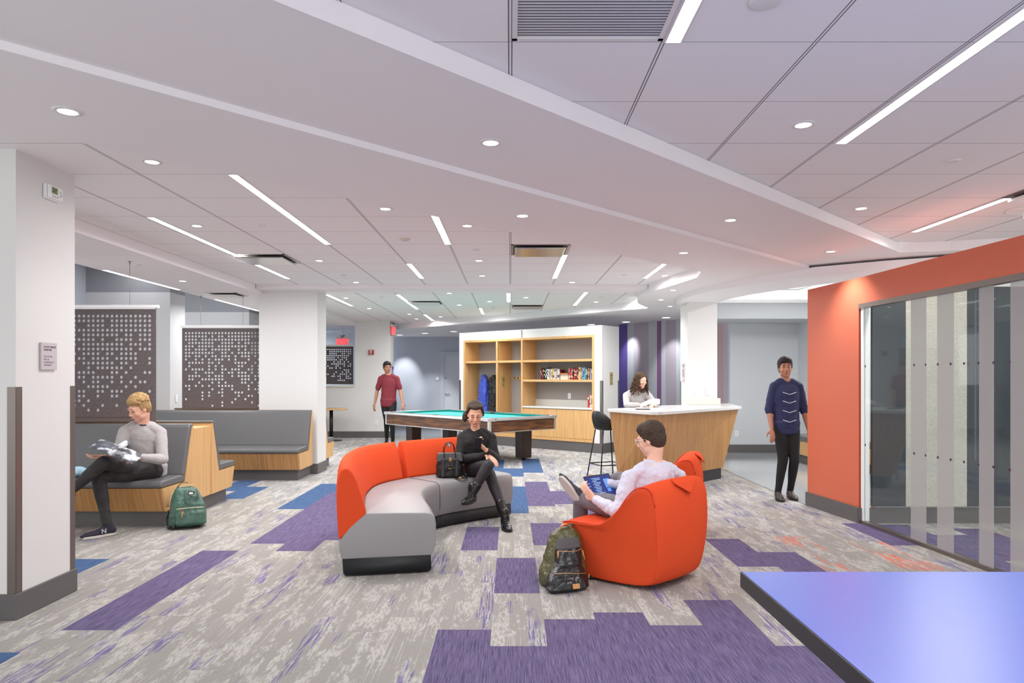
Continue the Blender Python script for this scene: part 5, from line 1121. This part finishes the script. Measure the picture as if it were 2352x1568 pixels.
# shirt collar
nk = J['neck']; cl = MB(); n = 22; vs = []
for q in range(n):
    a = -.35*math.pi+ (2*math.pi*.85)*q/(n-1)+math.pi*.5*0; a = math.pi*.5+math.pi*.08+q/(n-1)*2*math.pi*.92
    d = fwd*math.sin(a)+rt*math.cos(a); vs += [nk+d*.060+Vector((0,0,.045))+fwd*.012, nk+d*.078+Vector((0,0,-.008))]
cl.add(vs, [(2*k,2*k+2,2*k+3,2*k+1) for k in range(n-1)], 0, True).build('shirt_collar', shirt, pc2[0], base=pc2[2], solid=.005)
# laptop
scr = [at(1336,1093,5.46), at(1402,1084,5.60), at(1420,1138,5.50), at(1360,1148,5.36)]
lx = ((scr[1]-scr[0])+(scr[2]-scr[3])).normalized(); upd = ((scr[0]-scr[3])+(scr[1]-scr[2])).normalized(); nn = lx.cross(upd).normalized()
if nn.y > 0: nn = -nn
cm_ = (scr[0]+scr[1]+scr[2]+scr[3])/4; wL = (scr[1]-scr[0]).length; t = thing('laptop', 'open black laptop with a dark blue screen on the seated man\'s lap', 'laptop', cm_); M = frame((0,0,0), lx, nn); hl_ = (scr[0]-scr[3]).length
yd = (M.to_3x3() @ Vector((0,1,0))); 
if yd.z < 0: M = M @ Matrix.Rotation(math.pi,4,'Z')
w2, h2 = .128, .098
MB().box((-w2,-h2,-.005),(w2,h2,0), M).build('lid', mat('laptop_black', (26,26,28), .35), t, bevel=.003)
MB().box((-w2+.008,-h2+.012,0),(w2-.008,h2-.01,.001), M).build('display', mat('display_navy', (34,44,92), .12, emit=(40,54,120), estr=.75), t)
ui = MB(); ub_ = MB(); r = random.Random(2)
for i in range(11):
    y = h2-.032-.0125*i; ui.box((-.055,y,.0012),(-.055+r.uniform(.03,.075),y+.0035,.0016), M)
    if i % 2 == 0: ui.box((-.066,y,.0012),(-.061,y+.005,.0016), M)
    if i % 2: ui.box((-.125,y,.0012),(-.125+r.uniform(.02,.04),y+.003,.0016), M)
ui.build('display_text', mat('display_pale', (170,200,236), .3, emit=(150,190,236), estr=.8), t)
ub_.box((.045,-.02,.0012),(.10,.055,.0016), M).box((.05,-.055,.0012),(.085,-.025,.0016), M).build('display_picture', mat('display_blue', (84,126,196), .3, emit=(84,126,196), estr=.8), t)
kb = M @ Vector((0,-h2,0)); kx = Vector((lx.x,lx.y,0)).normalized(); ky = Vector((kx.y,-kx.x,0)); ky = ky if ky.y < 0 else -ky
Mk = frame(kb, kx, (0,0,1)); sgn = 1 if (Mk.to_3x3() @ Vector((0,1,0))).dot(ky) > 0 else -1
MB().box((-w2,min(0,sgn*.19),-.012),(w2,max(0,sgn*.19),.0), Mk).build('keyboard_base', mat('laptop_black', (26,26,28), .35), t, bevel=.003)
kk = MB()
for i in range(5):
    for j in range(13):
        y = sgn*(.02+.018*i); kk.box((-.125+.0195*j,min(y,y+sgn*.014),.0),(-.125+.0195*j+.016,max(y,y+sgn*.014),.002), Mk)
kk.build('keys', mat('key_grey', (70,70,74), .5), t)
# --- curly haired woman behind the bar
ch_m = hair_m('curly_brown_hair', (52,36,28), (96,68,46))
def h_curly(P_, T, base, s):
    mb = MB(); B = T.to_3x3(); V = lambda x, y, z: T @ Vector((x*s,y*s,z*s)); r = random.Random(5)
    mb.ell(V(0,-.030,.045), (.084*s,.090*s,.086*s), B, 20); mb.ell(V(0,-.060,-.02), (.082*s,.055*s,.09*s), B, 20); 
    for x in (-1,1): mb.ell(V(x*.074,-.01,.0), (.02*s,.055*s,.075*s), B, 14)
    for q in range(240):
        a = r.uniform(.0,2*math.pi); e = r.uniform(-.1,1.4); x, y, z = math.cos(a)*math.cos(e), math.sin(a)*math.cos(e), math.sin(e)
        if y > .15 and abs(x) < .72: continue
        p = V(x*.088,-.025+y*.094,.045+z*.085); d = B @ Vector((x*.22,min(y,0)*.25-.12,0))+Vector((0,0,-1)); strand(mb, p, d, r.uniform(.14,.30) if y < .3 else .16, .011, 3.2, .008, r)
    mb.build('hair', ch_m, P_, base=base)
J = dict(pelvis=at(1452,985,9.95), chest=at(1459,925,9.88), neck=at(1461,900,9.84), head=at(1471,876,9.74), hf=(.42,-.72,-.62), hu=(.25,-.45,1),
    shL=at(1486,905,9.84), shR=at(1439,908,9.86), elL=at(1506,938,9.80), wrL=at(1500,930,9.50), elR=at(1439,936,9.66), wrR=at(1467,929,9.50),
    hipL=at(1464,1000,9.95), hipR=at(1441,1000,9.95), knL=at(1462,1045,9.80), knR=at(1440,1045,9.80), anL=at(1462,1098,9.95), anR=at(1440,1098,9.95), toL=at(1464,1105,9.75), toR=at(1440,1105,9.75))
for S in 'LR': J['kn'+S].z = .48; J['kn'+S].y = 10.05; J['kn'+S].x += .22; J['an'+S].z = .10; J['an'+S].y = 10.08; J['an'+S].x += .2; J['to'+S].z = .03; J['to'+S].y = 9.9; J['to'+S].x += .2; J['hip'+S].z = .84; J['hip'+S] += Vector((.2,.1,0)); J['wr'+S].z = max(J['wr'+S].z, 1.055); J['el'+S].z = max(J['el'+S].z, 1.05)
J['pelvis'] += Vector((.12,.1,0)); J['pelvis'].z = .90
for q in ('neck','chest','shL','shR','head'): J[q].z += .0
person('woman with long curly brown hair in light grey top writing at the bar counter', J, skin2, hgr, jeans, h_curly, shoe_m=(bootm,soleb), female=True, k=.86, vox=.007, hs=.93, foldt=.008, hem=.05, hands={'R':((.7,-.35,.0),(0,0,-1),.7,1),'L':((-.3,-.7,.0),(0,0,-1),.4,1)}, chest=(.135,.095), waist=(.115,.09), lipc=mat('lip_rose', (206,96,100), .4), flr='LR')
bk = at(1494,934,9.22); bk.z = BT+.001; t = thing('notebook', 'open white notebook with raised page on the bar counter', 'notebook', bk, R(-8))
MB().box((-.17,-.08,0),(.15,.10,.012)).build('page_block', rail_w, t, bevel=.002); vs = []
for q in range(7):
    f = q/6; vs += [(-.13+.25*f,-.07,.02+.05*math.sin(f*2.2)),(-.14+.27*f,.10,.05+.08*math.sin(f*2.0))]
MB().add(vs, [(2*q,2*q+2,2*q+3,2*q+1) for q in range(6)], 0, True).build('raised_page', mat('page_white', (236,234,232), .7), t, solid=.002)
ph2 = at(1478,938,9.0); o = MB().box((-.09,-.04,0),(.09,.04,.009)).build('smartphone', mat('purple_black', (44,30,48), .25), bevel=.003); o.location = (ph2.x-.01, 9.0, BT+.001); tag(o, 'dark phone lying flat on the bar counter beside the notebook', 'phone')
o = MB().tube([(0,0,0),(.05,-.03,.075)], .004, 8).build('pen', black); o.location = at(1477,926,9.38); o.location.z = 1.058; tag(o, 'black pen in the hand of the woman at the bar', 'pen')
# --- walking man in maroon polo
bh2 = hair_m('black_hair', (30,26,26), (52,46,44))
def h_blk(P_, T, base, s): short_hair(bh2, .012, curls=0, seed=4)(P_, T, base, s)
Y = 15.0; y0 = HY+F*CH/Y
g = lambda px, z, dy=0.0: Vector(((px-CX)/F*Y, Y+dy, z))
J = dict(pelvis=g(892,.95), chest=g(894,1.28), neck=g(892,1.47), head=g(890,1.645,-.02), hf=(.45,-1,-.05), hu=(0,0,1), shL=g(911,1.41), shR=g(875,1.41), elL=g(920,1.14,-.02), wrL=g(926,.90,-.12), elR=g(865,1.13,.04), wrR=g(861,.88,.0),
    hipL=g(901,.90), hipR=g(884,.90), knL=g(903,.50,-.12), anL=g(902,.10,.02), toL=g(905,.03,-.17), knR=g(888,.50,.02), anR=g(884,.12,.22), toR=g(886,.03,.04))
person('walking man in maroon polo shirt and dark trousers behind the pool table', J, skin4, maroon, bpan, h_blk, shoe_m=(bootm,soleb), sleeve='short', vox=.008, brow=(30,24,22), closed=True, foldt=.012, foldp=.006, neck_col=maroon, flr='LR', chest=(.165,.11), hip=.075, hemr=.034, hem=.13)
# --- man in navy near the coral wall
Y = 8.25; g = lambda px, z, dy=0.0: Vector(((px-CX)/F*Y, Y+dy, z))
J = dict(pelvis=g(1806,.90), chest=g(1805,1.20), neck=g(1805,1.385), head=g(1802,1.545,-.02), hf=(-.22,-1,-.03), hu=(0,0,1), shL=g(1834,1.325), shR=g(1778,1.325), elL=g(1846,1.06,.0), wrL=g(1850,.83,-.08), elR=g(1768,1.06,.02), wrR=g(1768,.83,-.06),
    hipL=g(1819,.86), hipR=g(1793,.86), knL=g(1820,.47,-.06), anL=g(1820,.10,.06), toL=g(1819,.03,-.12), knR=g(1795,.47,-.04), anR=g(1786,.10,-.02), toR=g(1781,.03,-.2))
pn = person('standing man in navy jacket with rolled sleeves and black trousers beside the coral wall', J, skin4, navy, bpan, h_blk, shoe_m=(mat('brown_shoe', (62,54,50), .5),soleb), sleeve='elbow', vox=.007, brow=(30,24,22), closed=True, flr='LR', k=.92, hs=.98, foldt=.012, foldp=.006, chest=(.155,.105), waist=(.13,.1), hip=.07, hemr=.032, hem=.12)
bt = MB(); wv = mat('white_thread', (200,204,220), .5)
for z in (1.26,1.16,1.05,.94): bt.tube([g(1788,z,-.135),g(1803,z-.025,-.142),g(1818,z,-.135)], .004, 6)
bt.build('frog_fastening', wv, pn[0], base=pn[2])
